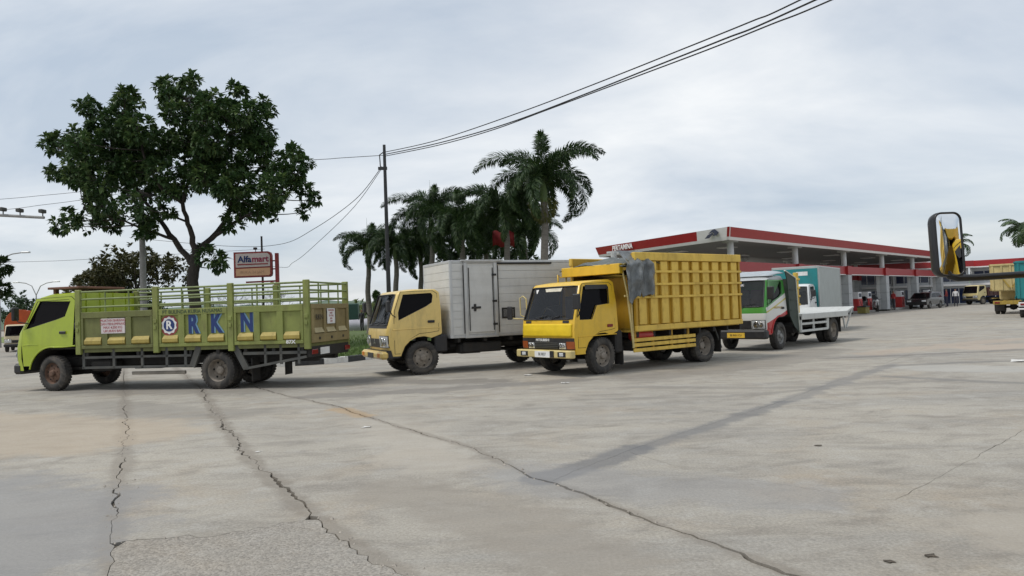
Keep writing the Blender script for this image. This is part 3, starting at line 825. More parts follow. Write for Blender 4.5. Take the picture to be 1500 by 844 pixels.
def green_truck():
    loc, th = place((-10.14, 16.27), 167.5, .78)
    root = empty('cargo_truck', loc, th)
    tag(root, 'lime green open cargo truck with RKN letters on its side rails, facing left', 'truck')
    wb = 4.08
    arch = [(-.60, .97), (-.26, .95)] + [(.55 * math.cos(R(a)), .39 + .55 * math.sin(R(a))) for a in (100, 82, 64, 46, 30, 14)] + [(.55, .46)]
    prof = [(.96, .46, 1, 0), (1.02, .72, 1, 0), (1.02, .98, 1, 0), (.95, 1.29, 1, 0), (.53, 2.0, .8, 0.2), (.40, 2.09, .4, .8), (.1, 2.155, 0, 1), (-.5, 2.17, 0, 1), (-.62, 2.12, 0, 1), (-.66, 1.9, 0, 0), (-.68, 1.0, 0, 0)] + [(x, z, 0, 0) for x, z in arch]
    cab = Cab(root, prof, .84, .74, 1.25, 3, M_GREEN, cr=.22, rr=.07, uw=.9)
    win = [(.72, 1.36), (.42, 1.985), (-.40, 2.01), (-.45, 1.96), (-.33, 1.63), (-.1, 1.56)]
    cab.shell([win]); cab.windshield(); cab.side_windows([win]); cab.interior(.95, 1.3, -.6)
    grow = [(.78, 1.04), (.76, 1.33), (.45, 2.04), (-.46, 2.06), (-.56, 1.98), (-.55, 1.0), (-.28, .985), (.1, .975), (.42, .80), (.59, .56), (.74, .56)]
    cab.doors(grow, win, (-.30, 1.28))
    cab.patch('grille', -.55, .55, .72, .98, .012, .03, M_BLACK)
    for s in (-1, 1): cab.headlamp(s, .58, .95, .70, .92)
    cab.crease(1.02, .76, .35)
    b = MB(); b.box(.80, 1.05, -.84, .84, .38, .62, .05); b.build('bumper', M_BLACK, root)
    # side line and fender lip
    lip = MB(); lip.tube([(.58 * math.cos(R(a)), .85, .39 + .58 * math.sin(R(a))) for a in range(10, 106, 8)] + [(-.3, .85, .965), (-.62, .85, .985)], .018, 6)
    lip.build('fender_lip', M_GREEN, root)
    mirror_part(root, (.62, .82, 1.5), (.80, .98, 1.72)); mirror_part(root, (.62, -.82, 1.5), (.80, -.98, 1.72))
    # roof sun board
    d = MB(); d.box(-.6, .22, -.7, .7, 2.24, 2.29, .01); d.box(-.5, -.44, -.6, -.5, 2.15, 2.24); d.box(-.5, -.44, .5, .6, 2.15, 2.24); d.box(.1, .16, -.6, -.5, 2.12, 2.24); d.box(.1, .16, .5, .6, 2.12, 2.24)
    d.build('roof_board', mat('roof_board_rust', (0.16, 0.075, 0.05), 0.8, var=.3, grime=.4), root)
    chassis(root, -6.15, .6, wb)
    for y in (.74, -.74):
        wheel(root, 0, y, True, M_RIMRUST, steer=R(-6))
    for y in (.50, .75, -.50, -.75): wheel(root, -wb, y, False, M_RIM)
    # ---- bed
    X0, X1, W = -.72, -6.22, .88
    zb, zt, zr = .91, 1.70, 2.16
    f = MB(); f.box(X1, X0, -W + .02, W - .02, zb - .08, zb + .02); f.build('bed_floor', M_OLIVE, root)
    f = MB()
    for i in range(9):
        x = X0 - .2 - i * (X0 - X1 - .4) / 8
        f.box(x - .035, x + .035, -W + .03, W - .03, zb - .2, zb - .08)
    f.build('bed_cross_beams', M_CHASSIS, root)
    posts = [X0 - .04, -2.69, -4.46, X1 + .05]
    for sg in (1, -1):
        def yb(a, b): return (min(sg * a, sg * b), max(sg * a, sg * b))
        for x in posts:
            p = MB(); y0, y1 = yb(W - .03, W + .045); p.box(x - .065, x + .065, y0, y1, zb - .12, zr + .03, .01)
            po = p.build('bed_post', M_GREENB, root)
            y0, y1 = yb(W + .046, W + .065)
            for hx_, za_, zb_ in ((.03, 1.28, 1.36), (.045, 1.42, 1.5)):
                l = MB(); l.box(x - hx_, x + hx_, y0, y1, za_, zb_, .005); l.build('latch', M_GREENB, po)
        for k, (xa, xb_) in enumerate(zip(posts[:-1], posts[1:])):
            xa -= .075; xb_ += .075
            mm = M_OLIVE if k == 0 else M_GREENB
            g = MB(); y0, y1 = yb(W - .025, W); g.box(xb_, xa, y0, y1, zb, zt)
            gate = g.build('side_gate', mm, root)
            y0, y1 = yb(W + .001, W + .034)
            fr = MB(); fr.box(xb_, xa, y0, y1, zt - .13, zt, .006); fr.build('top_rail', mm, gate)
            fr = MB(); fr.box(xb_, xa, y0, y1, zb, zb + .07, .006); fr.build('bottom_rail', mm, gate)
            n = 3; wdt = (xa - xb_) / n
            for i in range(n + 1):
                x = xb_ + wdt * i; hw_ = .07 if 0 < i < n else .055
                xl, xr = max(xb_, x - hw_), min(xa, x + hw_)
                r_ = MB(); r_.box(xl, xr, y0, y1, zb + .071, zt - .131, .006); r_.build('rib', mm, gate)
            for i in range(n):
                xl, xr = xb_ + wdt * i + .085, xb_ + wdt * (i + 1) - .085
                za, zc, zd, ze = zb + .075, zb + .15, zb + .22, zb + .245
                yo = lambda d: sg * (W + d)
                wd = MB()
                wd.add([(xl, yo(.002), za), (xr, yo(.002), za), (xl, yo(.05), za + .03), (xr, yo(.05), za + .03), (xl, yo(.05), zc + .02), (xr, yo(.05), zc + .02), (xl + .02, yo(.001), ze), (xr - .02, yo(.001), ze)], [(0, 1, 3, 2), (2, 3, 5, 4), (4, 5, 7, 6), (0, 2, 4), (0, 4, 6), (1, 5, 3), (1, 7, 5)])
                wd.build('pressed_step', M_YWEDGE, gate)
            # open rails above
            rl = MB(); yc = sg * (W + .005)
            for z in (1.81, 1.98, 2.14): rl.tube([(xb_, yc, z), (xa, yc, z)], .021, 8)
            for t in (.33, .66):
                x = xb_ + (xa - xb_) * t; rl.tube([(x, yc, zt), (x, yc, 2.14)], .017, 6)
            rl.build('upper_rail', M_RAILGREEN, root)
        # under-bed guards
        g = MB(); y0, y1 = yb(W - .06, W - .02)
        for z in (.50, .72):
            g.box(-3.48, -.80, y0, y1, z - .025, z + .025)
        for x in (-.84, -1.6, -2.3, -2.9, -3.35): g.box(x - .03, x + .03, y0, y1, .475, .9)
        g.beam((-3.50, sg * (W - .04), .48), (-3.67, sg * (W - .04), .9), .05, .13)
        g.build('side_guard', M_GREYBAR, root)
        g = MB()
        g.box(-6.12, -4.70, y0, y1, .70, .76)
        g.beam((-6.12, sg * (W - .04), .64), (-4.74, sg * (W - .04), .42), .045, .05)
        for x in (-5.2, -5.55, -5.95): g.box(x - .025, x + .025, y0, y1, .5, .9)
        g.beam((-4.50, sg * (W - .04), .9), (-4.76, sg * (W - .04), .42), .05, .13)
        g.build('rear_guard', M_GREYBAR, root)
        mudflap(root, -wb - .78, sg * .66, .16, .62, .3)
    lg = MB(); lg.box(-3.3, -2.0, .76, .82, .33, .40, .01); lg.build('loose_plank', mat('plank_grey', (.2, .18, .15), .8, var=.3), root)
    # head board behind the cab and tailgate
    h = MB(); h.box(X0 + .0, X0 + .03, -W, W, zb, 2.14); hb = h.build('head_board', M_GREEN, root)
    for y in (-.6, -.2, .2, .6):
        r_ = MB(); r_.box(X0 - .02, X0 - .001, y - .03, y + .03, zb, 2.14); r_.build('rib', M_GREEN, hb)
    t = MB(); t.box(X1 - .005, X1 + .02, -W + .02, W - .02, zb, zt); tg = t.build('tailgate', M_TAILBROWN, root)
    xo = (X1 - .04, X1 - .0055)
    r_ = MB(); r_.box(*xo, -W + .02, W - .02, zt - .1, zt, .005); r_.build('top_rail', M_TAILBROWN, tg)
    r_ = MB(); r_.box(*xo, -W + .02, W - .02, zb, zb + .18, .005); r_.build('bottom_rail', M_TAILBROWN, tg)
    for y in (-.80, -.28, .28, .80):
        r_ = MB(); r_.box(*xo, y - .05, y + .05, zb + .181, zt - .101, .005); r_.build('rib', M_TAILBROWN, tg)
    for y in (-.54, 0, .54):
        r_ = MB(); r_.add([(X1 - .006, y - .2, zb + .19), (X1 - .006, y + .2, zb + .19), (X1 - .05, y - .2, zb + .2), (X1 - .05, y + .2, zb + .2), (X1 - .006, y - .18, zb + .3), (X1 - .006, y + .18, zb + .3)], [(0, 1, 3, 2), (2, 3, 5, 4), (0, 2, 4), (1, 5, 3)]); r_.build('pressed_step', mat('tail_step', (.42, .36, .2), .6, grime=.3), tg)
        r_ = MB(); r_.box(X1 - .05, X1 - .04, y - .03, y + .03, zb + .06, zb + .11); r_.build('hinge', M_BLACK, tg)
    s_ = MB(); s_.box(X1 - .048, X1 - .042, -.16, .2, 1.28, 1.6); s_.build('notice', M_WHITE, tg)
    for i in range(5): text('notice_text', ('DILARANG', 'NAIK', 'DI ATAS', 'BAK', '2019')[i], .055, M_REDTXT, tg, (X1 - .05, .02, 1.56 - i * .058), 'rear', .001)
    text('tail_letters', 'RKN', .16, M_BLACK, tg, (X1 - .043, .54, 1.42), 'rear', .002)
    rl = MB()
    for z in (1.81, 1.98, 2.14): rl.tube([(X1 + .01, -W, z), (X1 + .01, W, z)], .02, 8)
    for y in (-.45, 0, .45): rl.tube([(X1 + .01, y, zt), (X1 + .01, y, 2.14)], .017, 6)
    rl.build('upper_rail', M_RAILGREEN, root)
    rb_ = MB(); rb_.box(X1 - .02, X1 + .1, -W + .04, W - .04, .62, .84, .01); bb_ = rb_.build('rear_beam', M_CHASSIS, root)
    for y in (-.75, .75):
        l = MB(); l.box(X1 - .045, X1 - .02, y - .12, y + .12, .68, .78, .01); l.build('tail_light', M_REDLAMP, bb_)
    l = MB(); l.box(X1 - .03, X1 - .021, .1, .5, .66, .8); l.build('licence_plate', M_WHITE, bb_)
    # ---- writing on the left side
    yl = W + .006
    for sx, ch in ((-3.57, 'R'), (-4.11, 'K'), (-4.82, 'N')):
        text('letter_shadow', ch, .56, M_LBLUE, root, (sx - .035, yl + .002, 1.36), 'left', .001, bold=.02, sx=.70)
        text('letter', ch, .56, M_BLUE, root, (sx, yl + .008, 1.36), 'left', .002, bold=.02, sx=.70)
    text('company_name', 'PT BULINDA KURIA NUSAMAS', .11, M_DARKTXT, root, (-3.57, W + .037, 1.635), 'left', .001, sx=.95)
    text('number', '87X', .1, M_WHITE, root, (-5.81, W + .037, zb + .035), 'left', .001, bold=.004, sx=1.2)
    e = MB()
    cx, cz = -3.00, 1.36
    disc = lambda r, n, wob=0: [(cx + (r + (wob if i % 2 else 0)) * math.cos(2 * PI * i / n), cz + (r + (wob if i % 2 else 0)) * math.sin(2 * PI * i / n)) for i in range(n)]
    e.m = 0; e.poly([disc(.22, 28)], lambda x, z: (x, yl + .001, z), True)
    e.m = 1; e.poly([disc(.165, 20, .025)], lambda x, z: (x, yl + .004, z), True)
    e.m = 2; e.poly([disc(.132, 24)], lambda x, z: (x, yl + .007, z), True)
    em = e.build('emblem', [mat('emblem_red', (.25, .05, .045), .6), M_WHITE, M_BLUE], root)
    text('emblem_letter', 'R', .24, M_WHITE, em, (cx, yl + .010, cz), 'left', .001, bold=.008)
    s_ = MB(); s_.box(-1.94, -1.35, yl - .002, yl + .032, 1.23, 1.55); nb = s_.build('notice', mat('notice_white', (.55, .5, .5), .6), root)
    for i, tx in enumerate(('MUATAN BARANG', 'DAN PENUMPANG', 'MAX 4.500 KG', 'UKURAN BAK')): text('notice_text', tx, .075, M_REDTXT, nb, (-1.645, yl + .034, 1.505 - i * .075), 'left', .001)
    return root
green_truck()

# ------------------------------------------------------------------ yellow-cab box truck
M_YCAB = mat('cab_pale_yellow', (0.70, 0.51, 0.16), 0.34, var=0.06, grime=0.35, coat=0.3)
M_ALU = mat('box_aluminium', (0.58, 0.58, 0.56), 0.5, metal=0.1, var=0.08, scale=2.2, grime=0.22, gcol=(0.26, 0.25, 0.22), stretch=(.3, 1, 2), bump=.25, bscale=2.5)
M_ALUFR = mat('box_frame', (0.52, 0.53, 0.53), 0.4, metal=0.4, var=0.08, grime=0.2)

def canter_cab(root, paint, livery=None):
    arch = [(-.46, .92), (-.34, .88)] + [(.52 * math.cos(R(a)), .39 + .50 * math.sin(R(a))) for a in (115, 95, 75, 55, 35, 14)] + [(.52, .46)]
    prof = [(.80, .46, 1, 0), (.875, .72, 1, 0), (.88, 1.0, 1, 0), (.84, 1.17, 1, 0), (.60, 1.87, .8, .2), (.50, 1.945, .4, .8), (.1, 1.99, 0, 1), (-.38, 1.985, 0, 1), (-.46, 1.93, 0, 1), (-.48, 1.5, 0, 0), (-.48, .95, 0, 0)] + [(x, z, 0, 0) for x, z in arch]
    cab = Cab(root, prof, .84, .76, 1.2, 3, paint, cr=.17, rr=.06, uw=.9)
    win = [(.56, 1.27), (.56, 1.45), (.42, 1.86), (-.26, 1.885), (-.30, 1.83), (-.27, 1.66), (-.12, 1.57)]
    cab.shell([win]); cab.interior(.9, 1.2, -.44)
    return cab, win

def box_truck():
    loc, th = place((-2.12, 17.05), 206)
    root = empty('box_truck', loc, th)
    tag(root, 'box truck with pale yellow cab and grey aluminium cargo box', 'truck')
    wb = 3.25
    cab, win = canter_cab(root, M_YCAB)
    cab.windshield(); cab.side_windows([win])
    cab.doors([(.66, .52), (.66, 1.25), (.63, 1.5), (.47, 1.92), (-.30, 1.93), (-.40, 1.86), (-.40, 1.0), (-.20, .975), (.08, .955), (.30, .84), (.48, .64), (.53, .52)], win, (-.22, 1.22))
    cab.patch('grille', -.42, .42, .66, .86, .012, .03, M_BLACK)
    for s in (-1, 1): cab.headlamp(s, .47, .96, .67, .92)
    cab.crease(1.06, .70, -.44)
    cab.patch('lower_windscreen_panel', -.9, .9, 1.10, 1.20, .006, .02, M_BLACK)
    em = MB()
    for a in (90, 210, 330):
        p = (.006, .045 * math.cos(R(a)), .045 * math.sin(R(a)))
        c, s2 = math.cos(R(a)), math.sin(R(a))
        X = cab.xf(.80) + .022
        em.add([(X, 0, .78), (X, .05 * c - .026 * s2, .78 + .05 * s2 + .026 * c), (X, .1 * c, .78 + .1 * s2), (X, .05 * c + .026 * s2, .78 + .05 * s2 - .026 * c)], [(0, 1, 2, 3)])
    em.build('emblem', M_CHROME, cab.obj)
    b = MB(); b.box(.80, 1.0, -.86, .86, .40, .58, .05); bp = b.build('bumper', M_YCAB, root)
    for s in (-1, 1):
        l = MB(); l.box(.99, 1.012, s * .66 - .09, s * .66 + .09, .44, .54, .01); l.build('fog_lamp', M_AMBER, bp)
    l = MB(); l.box(1.001, 1.01, -.24, .24, .42, .54); l.build('licence_plate', M_PLATE_K, bp)
    b = MB(); b.box(.55, .86, -.83, .83, .42, .60); b.build('bumper_inner', M_BLACK, root)
    for y in (.695, -.695): b = MB(); b.box(-.62, -.30, y - .145, y + .145, .50, .90, .03); b.build('mudguard', M_BLACK, root)
    mirror_part(root, (.62, .82, 1.35), (.85, 1.02, 1.6), h=.26); mirror_part(root, (.62, -.82, 1.35), (.85, -1.02, 1.6), h=.26)
    chassis(root, -4.9, .5, wb)
    for y in (.74, -.74): wheel(root, 0, y, True, M_RIM); wheel(root, -wb, y, False, M_RIM)
    X0, X1, W = -.68, -5.0, .93; zb, zt = .80, 2.63
    bx = MB(); bx.box(X1 + .02, X0 - .02, -W + .02, W - .02, zb + .02, zt - .02); box = bx.build('cargo_box', M_ALU, root)
    # horizontal panels, each a shallow sheet of its own
    n = 9; hgt = (zt - zb - .14) / n
    sheets = MB(); 
    for i in range(n):
        za, zc = zb + .07 + i * hgt + .003, zb + .07 + (i + 1) * hgt - .003
        for sg in (1, -1):
            s_ = MB(); y0, y1 = sorted((sg * (W - .02), sg * (W - .004))); s_.box(X1 + .05, X0 - .05, y0, y1, za, zc, .003); s_.build('side_panel', M_ALU, box)
        s_ = MB(); s_.box(X0 - .02, X0 - .004, -W + .05, W - .05, za, zc, .003); s_.build('front_panel', M_ALU, box)
    fr = MB()
    for sg in (1, -1):
        y0, y1 = sorted((sg * (W - .05), sg * W))
        fr.box(X0 - .07, X0, y0, y1, zb, zt, .008); fr.box(X1, X1 + .07, y0, y1, zb, zt, .008)
        fr.box(X1 + .07, X0 - .07, y0, y1, zt - .07, zt, .008); fr.box(X1 + .07, X0 - .07, y0, y1, zb, zb + .07, .008)
    for x in ((X0 - .05, X0 + .001), (X1 - .001, X1 + .05)):
        fr.box(*x, -W + .05, W - .05, zt - .07, zt, .008); fr.box(*x, -W + .05, W - .05, zb, zb + .07, .008)
    fr.build('box_frame', M_ALUFR, root)
    # side door
    xa, xb_ = -1.12, -1.80; y0, y1 = W + .001, W + .022
    d = MB(); d.box(xb_, xa, y0 - .02, y1, zb + .12, zt - .14, .006); door = d.build('side_door', M_ALU, root)
    for x0, x1, z0, z1 in ((xa + .008, xa + .09, zb + .04, zt - .06), (xb_ - .09, xb_ - .008, zb + .04, zt - .06), (xb_ - .09, xa + .09, zt - .058, zt - .01), (xb_ - .09, xa + .09, zb - .01, zb + .038)):
        q = MB(); q.box(x0, x1, y0, W + .034, z0, z1, .006); q.build('door_frame', M_ALUFR, door)
    q = MB(); q.box(X1 + 1.6, xb_ - .11, y0, W + .03, zt - .10, zt - .055); q.build('drip_rail', M_CHASSIS, root)
    q = MB(); q.box(xb_ - .25, xa + .16, y0, W + .07, zt - .02, zt + .01); q.build('door_canopy', M_ALUFR, door)
    for x, z0, z1 in ((xa - .03, zb + .16, zt - .18), (xb_ + .03, zb + .16, zt - .18), (xb_ - .11, zb + .1, zt - .12), (xa + .11, zb + .1, zt - .12)):
        q = MB(); q.tube([(x, W + .034, z0), (x, W + .034, z1)], .011, 6); q.build('lock_bar', M_CHASSIS, door)
    for z in (zb + .3, zb + .85, zt - .35):
        q = MB(); q.box(xb_ - .07, xb_ + .05, W + .023, W + .042, z - .025, z + .025, .004); q.build('hinge', M_BLACK, door)
    q = MB(); q.box(xa - .32, xa - .08, W + .023, W + .05, zb + .68, zb + .73, .006); q.box(xa - .2, xa - .14, W + .023, W + .046, zb + .62, zb + .79, .006); q.build('handle', M_BLACK, door)
    q = MB(); q.box(-2.35, -2.0, y0, W + .01, zb + .42, zb + .68); pl = q.build('box_plate', M_CHASSIS, root)
    q = MB(); q.box(-2.31, -2.04, W + .011, W + .014, zb + .46, zb + .64); q.build('plate_print', mat('plate_print', (.12, .12, .12), .6, var=.6, scale=40), pl)
    q = MB(); q.box(X1, X0 - .1, .50, .54, .58, .64); q.box(X1, X0 - .1, -.54, -.50, .58, .64); q.box(-2.0, -1.0, .55, .86, .44, .68, .03)
    q.build('under_box_gear', M_CHASSIS, root)
    f = MB()
    for i in range(7):
        x = X0 - .2 - i * .68; f.box(x - .035, x + .035, -W + .03, W - .03, zb - .1, zb - .001)
    f.build('box_bearers', M_CHASSIS, root)
    mudflap(root, -wb - .6, .74, .2, .6, .24, M_WHITE); mudflap(root, -wb - .6, -.74, .2, .6, .24)
    return root
box_truck()

# ------------------------------------------------------------------ yellow high-sided truck
M_YEL = mat('truck_yellow', (0.70, 0.44, 0.025), 0.38, var=0.08, grime=0.28, coat=0.2, gcol=(0.25, 0.15, 0.03))
M_YELHOOD = mat('hood_cover_yellow', (0.70, 0.49, 0.01), 0.6, var=0.08, scale=5, bump=.25, bscale=6)
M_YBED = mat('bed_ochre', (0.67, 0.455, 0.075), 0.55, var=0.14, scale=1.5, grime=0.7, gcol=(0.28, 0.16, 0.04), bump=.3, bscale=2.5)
M_YBED_SHADE = mat('bed_ochre_shaded', (0.44, 0.255, 0.016), 0.55, var=0.12, scale=1.5, grime=0.4, gcol=(0.2, 0.11, 0.03))  # darker copy of the bed ochre: shade of the wall grooves put into colour
M_CREAM = mat('bumper_cream', (0.56, 0.46, 0.20), 0.5, grime=0.35)
M_TARP = mat('tarp_grey', (0.085, 0.095, 0.085), 0.5, var=0.4, scale=5, bump=.4, bscale=14)
M_PLASTIC = mat('plastic_sheet_bluegrey', (0.13, 0.14, 0.142), 0.3, var=0.5, scale=4, bump=.5, bscale=12)

def drape(fn, nu, nv, name, m, parent, th=.006):
    b = MB()
    vs = [fn(i / (nu - 1), j / (nv - 1)) for j in range(nv) for i in range(nu)]
    b.add(vs, [(j * nu + i, j * nu + i + 1, (j + 1) * nu + i + 1, (j + 1) * nu + i) for j in range(nv - 1) for i in range(nu - 1)], True)
    o = b.build(name, m, parent)
    s = o.modifiers.new('thickness', 'SOLIDIFY'); s.thickness = th
    return o

def stake_truck():
    loc, th = place((1.86, 15.67), 218.8)
    root = empty('stake_truck', loc, th)
    tag(root, 'yellow truck with high ribbed yellow cargo walls and a grey tarp over its front corner', 'truck')
    wb = 3.48
    arch = [(-.47, .90), (-.38, .86)] + [(.54 * math.cos(R(a)), .39 + .49 * math.sin(R(a))) for a in (118, 98, 78, 58, 38, 14)] + [(.52, .46)]
    prof = [(.80, .46, 1, 0), (.84, .62, 1, 0), (.85, .95, 1, 0), (.82, 1.19, 1, 0), (.58, 1.88, 1, 0), (.48, 1.955, .5, .8), (.1, 2.0, 0, 1), (-.36, 2.015, 0, 1), (-.45, 1.97, 0, 1), (-.48, 1.5, 0, 0), (-.48, .93, 0, 0)] + [(x, z, 0, 0) for x, z in arch]
    cab = Cab(root, prof, .84, .76, 1.15, 3, M_YEL, cr=.10, rr=.05, n=6, uw=.93)
    win = [(.66, 1.17), (.655, 1.3), (.47, 1.87), (-.24, 1.89), (-.28, 1.85), (-.26, 1.49), (.12, 1.46), (.30, 1.17)]
    cab.shell([win]); cab.windshield(); cab.side_windows([win]); cab.interior(.9, 1.2, -.44)
    cab.doors([(.715, .60), (.71, 1.25), (.68, 1.36), (.50, 1.915), (-.30, 1.94), (-.38, 1.88), (-.38, .96), (-.24, .935), (.08, .91), (.32, .80), (.49, .66), (.50, .60)], win, (-.22, 1.02), hm=M_REDLAMP)
    cab.crease(.82, .72, -.42); cab.visor(.44, -.24, 1.80, 1.90)
    # vinyl cover on the front panel
    def cov(u, v):
        uu = -.93 + 1.86 * u; z = .83 + .27 * v
        return (cab.xf(z) - cab.cr * cab.f(uu) + .018 + .006 * noise.noise(Vector((u * 6, v * 3, 1))), uu * cab.hw(z), z)
    drape(cov, 24, 8, 'front_cover', M_YELHOOD, cab.obj, .008)
    cab.patch('grille_surround', -.98, .98, .555, .80, .010, .03, M_BLACK, nu=13)
    for i in range(4):
        z = .585 + i * .035; cab.patch('grille_slat', -.44, .44, z, z + .016, .025, .02, M_GREYBAR, nu=5)
    for s in (-1, 1):
        cab.headlamp(s, .48, .70, .575, .70, False)
        cab.patch('indicator', min(s * .74, s * .985), max(s * .74, s * .985), .575, .73, .016, .02, mat('lamp_dark_amber', (.28, .07, .02), .25), nu=6)
        cab.patch('vent', min(s * .60, s * .82), max(s * .60, s * .82), 1.115, 1.165, .006, .01, M_BLACK, nu=4)
    text('maker_name', 'MITSUBISHI', .075, M_WHITE, cab.obj, (cab.xf(.755) + .014, -.12, .755), 'front', .003, bold=.002, sx=1.15)
    st = MB(); p, q = cab.p[3], cab.p[4]
    at = lambda u, t: (p[0] + (q[0] - p[0]) * t - cab.cr * cab.f(u) - .004, u * cab.hw(p[1] + (q[1] - p[1]) * t), p[1] + (q[1] - p[1]) * t)
    for u0, u1, t0, t1, nm, mm in ((-.35, .35, .86, .97, 'windscreen_sticker', mat('sticker_cream', (.6, .56, .45), .6, var=.25, scale=14)), (-.74, -.62, .82, .95, 'windscreen_sticker', M_WHITE)):
        s_ = MB(); s_.add([at(u0 + .06, t0), at(u1 - .03, t0), at(u1, t1), at(u0, t1 - .01)], [(0, 1, 2, 3)]); s_.build(nm, mm, cab.obj)
    b = MB(); b.box(.84, .98, -.88, .88, .39, .55, .02); bp = b.build('bumper', M_CREAM, root)
    for y in (-.6, .6):
        l = MB(); l.box(.975, .992, y - .12, y + .12, .42, .52, .006); l.build('fog_lamp_recess', M_BLACK, bp)
        l = MB(); l.box(.985, 1.0, y - .06, y + .06, .435, .505, .01); l.build('fog_lamp', M_LAMP, bp)
    l = MB(); l.box(.981, .992, -.24, .24, .40, .53); l.build('licence_plate', M_WHITE, bp)
    text('plate_text', 'BE 8027', .085, M_PLATE_K, bp, (.994, 0, .465), 'front', .001, sx=.85)
    l = MB(); l.box(.981, 1.0, .26, .36, .40, .54); l.build('bumper_bracket', M_BLACK, bp)
    # mirrors
    mirror_part(root, (.70, .84, 1.25), (.86, .98, 1.55), .2, .32)
    m = MB(); m.tube([(.62, -.84, 1.2), (.8, -1.1, 1.22), (.85, -1.22, 1.25)], .014, 6); a = m.build('mirror_arm', M_CREAM, root)
    m = MB(); m.box(.82, .88, -1.3, -1.14, 1.2, 1.5, .02); m.build('mirror_head', M_BLACK, a)
    m = MB(); m.tube([(.64, -.86, 1.22), (.72, -1.0, 1.3), (.72, -1.0, 1.68), (.70, -.92, 1.72), (.66, -.86, 1.66), (.64, -.86, 1.3)], .016, 6); m.build('mirror_guard', M_CREAM, root)
    for y in (.68, -.68): fg = MB(); fg.box(-.62, -.40, y - .16, y + .16, .42, .9, .03); fg.build('mudguard', M_CHASSIS, root)
    mudflap(root, -.60, .72, .16, .55); mudflap(root, -.60, -.72, .16, .55)
    chassis(root, -4.75, .55, wb)
    for y in (.74, -.74): wheel(root, 0, y, True, M_RIM, steer=R(3))
    for y in (.50, .76, -.50, -.76): wheel(root, -wb, y, False, M_RIM)
    # ---- body
    X0, X1, W = -.88, -4.80, .95; zb, zt = .88, 2.57
    f = MB(); f.box(X1, X0, -W + .03, W - .03, zb - .04, zb + .05); f.build('bed_floor', M_YBED, root)
    f = MB()
    for i in range(8):
        x = X0 - .15 - i * .55; f.box(x - .035, x + .035, -W + .04, W - .04, zb - .16, zb - .041)
    f.build('bed_cross_beams', M_CHASSIS, root)
    npan = 10; pit = (X0 - X1 - .1) / npan
    pm = MB(); pm.box(-pit / 2 + .072, pit / 2 - .072, 0, .06, zb + .12, zt - .17, .008); PM = pm.mesh('wall_panel', M_YBED)
    for sg in (1, -1):
        def yb(a, b_): return tuple(sorted((sg * a, sg * b_)))
        w_ = MB(); w_.box(X1, X0, *yb(W - .03, W), zb, zt); wall = w_.build('side_wall', M_YBED_SHADE, root)
        for i in range(npan):
            x = X0 - .05 - pit * (i + .5)
            o = link('wall_panel', PM, wall, (x, sg * (W + .001), 0), (0, 0, 0 if sg > 0 else PI))
        for nm, z0, z1, t in (('top_rail', zt - .16, zt + .02, .10), ('bottom_rail', zb - .02, zb + .10, .09)):
            r_ = MB(); r_.box(X1 - .01, X0 + .01, *yb(W + .001, W + t), z0, z1, .01); r_.build(nm, M_YBED, wall)
        for z in (1.60, 1.885, 2.165):
            r_ = MB(); r_.box(X1 - .01, X0 + .01, *yb(W + .0605, W + .10), z - .026, z + .026, .006); r_.build('cross_rail', M_YBED, wall)
        for x in (X1 + .03, X0 - .03):
            r_ = MB(); r_.box(x - .035, x + .035, *yb(W + .001, W + .07), zb + .1, zt - .16, .008); r_.build('corner_post', M_YBED_SHADE, wall)
        # slatted guard below
        for z in (.44, .555, .665):
            r_ = MB(); r_.box(-3.02, -.86, *yb(W - .05, W - .01), z - .04, z + .04, .008); r_.build('side_guard_plank', M_YBED, root)
        for x in (-.95, -1.55, -2.2, -2.8):
            r_ = MB(); r_.box(x - .03, x + .03, *yb(W - .09, W - .051), .42, zb - .02); r_.build('side_guard_post', M_YBED_SHADE, root)
        mudflap(root, -wb - .62, sg * .63, .2, .75, .46)
        r_ = MB(); r_.beam((-wb - .45, sg * .8, .84), (-wb - .72, sg * .8, .3), .03, .03); r_.build('flap_stay', M_GREYBAR, root)
    # red air tank
    t = MB(); t.lathe([(0, -.35), (.11, -.33), (.13, -.28), (.13, .28), (.11, .33), (0, .35)], 16, 'x', (-1.3, .78, .76)); t.build('air_tank', mat('tank_red', (.4, .03, .025), .4, grime=.3), root)
    w_ = MB(); w_.box(X0 - .03, X0, -W, W, zb, 2.05); w_.build('head_board', M_YBED_SHADE, root)
    w_ = MB(); w_.box(X1, X1 + .03, -W, W, zb, zt); tg = w_.build('tailgate', M_YBED_SHADE, root)
    for i in range(5):
        r_ = MB(); y = -.72 + i * .36; r_.box(X1 - .04, X1 - .001, y - .12, y + .12, zb + .1, zt - .1, .008); r_.build('wall_panel', M_YBED, tg)
    # over-cab header and its posts
    h = MB(); h.box(-.62, -.50, -.92, .92, 2.13, 2.35, .012); hd = h.build('header_board', M_YEL, root)
    for y in (-.9, .9):
        h = MB()
        h.tube([(-.56, y, 2.3), (-.72, y, 2.34), (-.86, y, 2.2), (-.84, y * 1.04, .5)], .025, 8)
        h.tube([(-.62, y, 2.2), (-.70, y * 1.05, 1.7), (-.82, y * 1.05, .62)], .022, 8)
        h.box(-.90, -.66, y - .02, y + .02, 1.62, 1.66)
        h.build('header_frame', M_CREAM, root)
    h = MB(); h.tube([(-.5, -.93, 2.13), (-.46, -1.0, 2.2), (-.46, -1.0, 1.95), (-.5, -.93, 1.9)], .02, 6); h.build('header_loop', M_YEL, root)
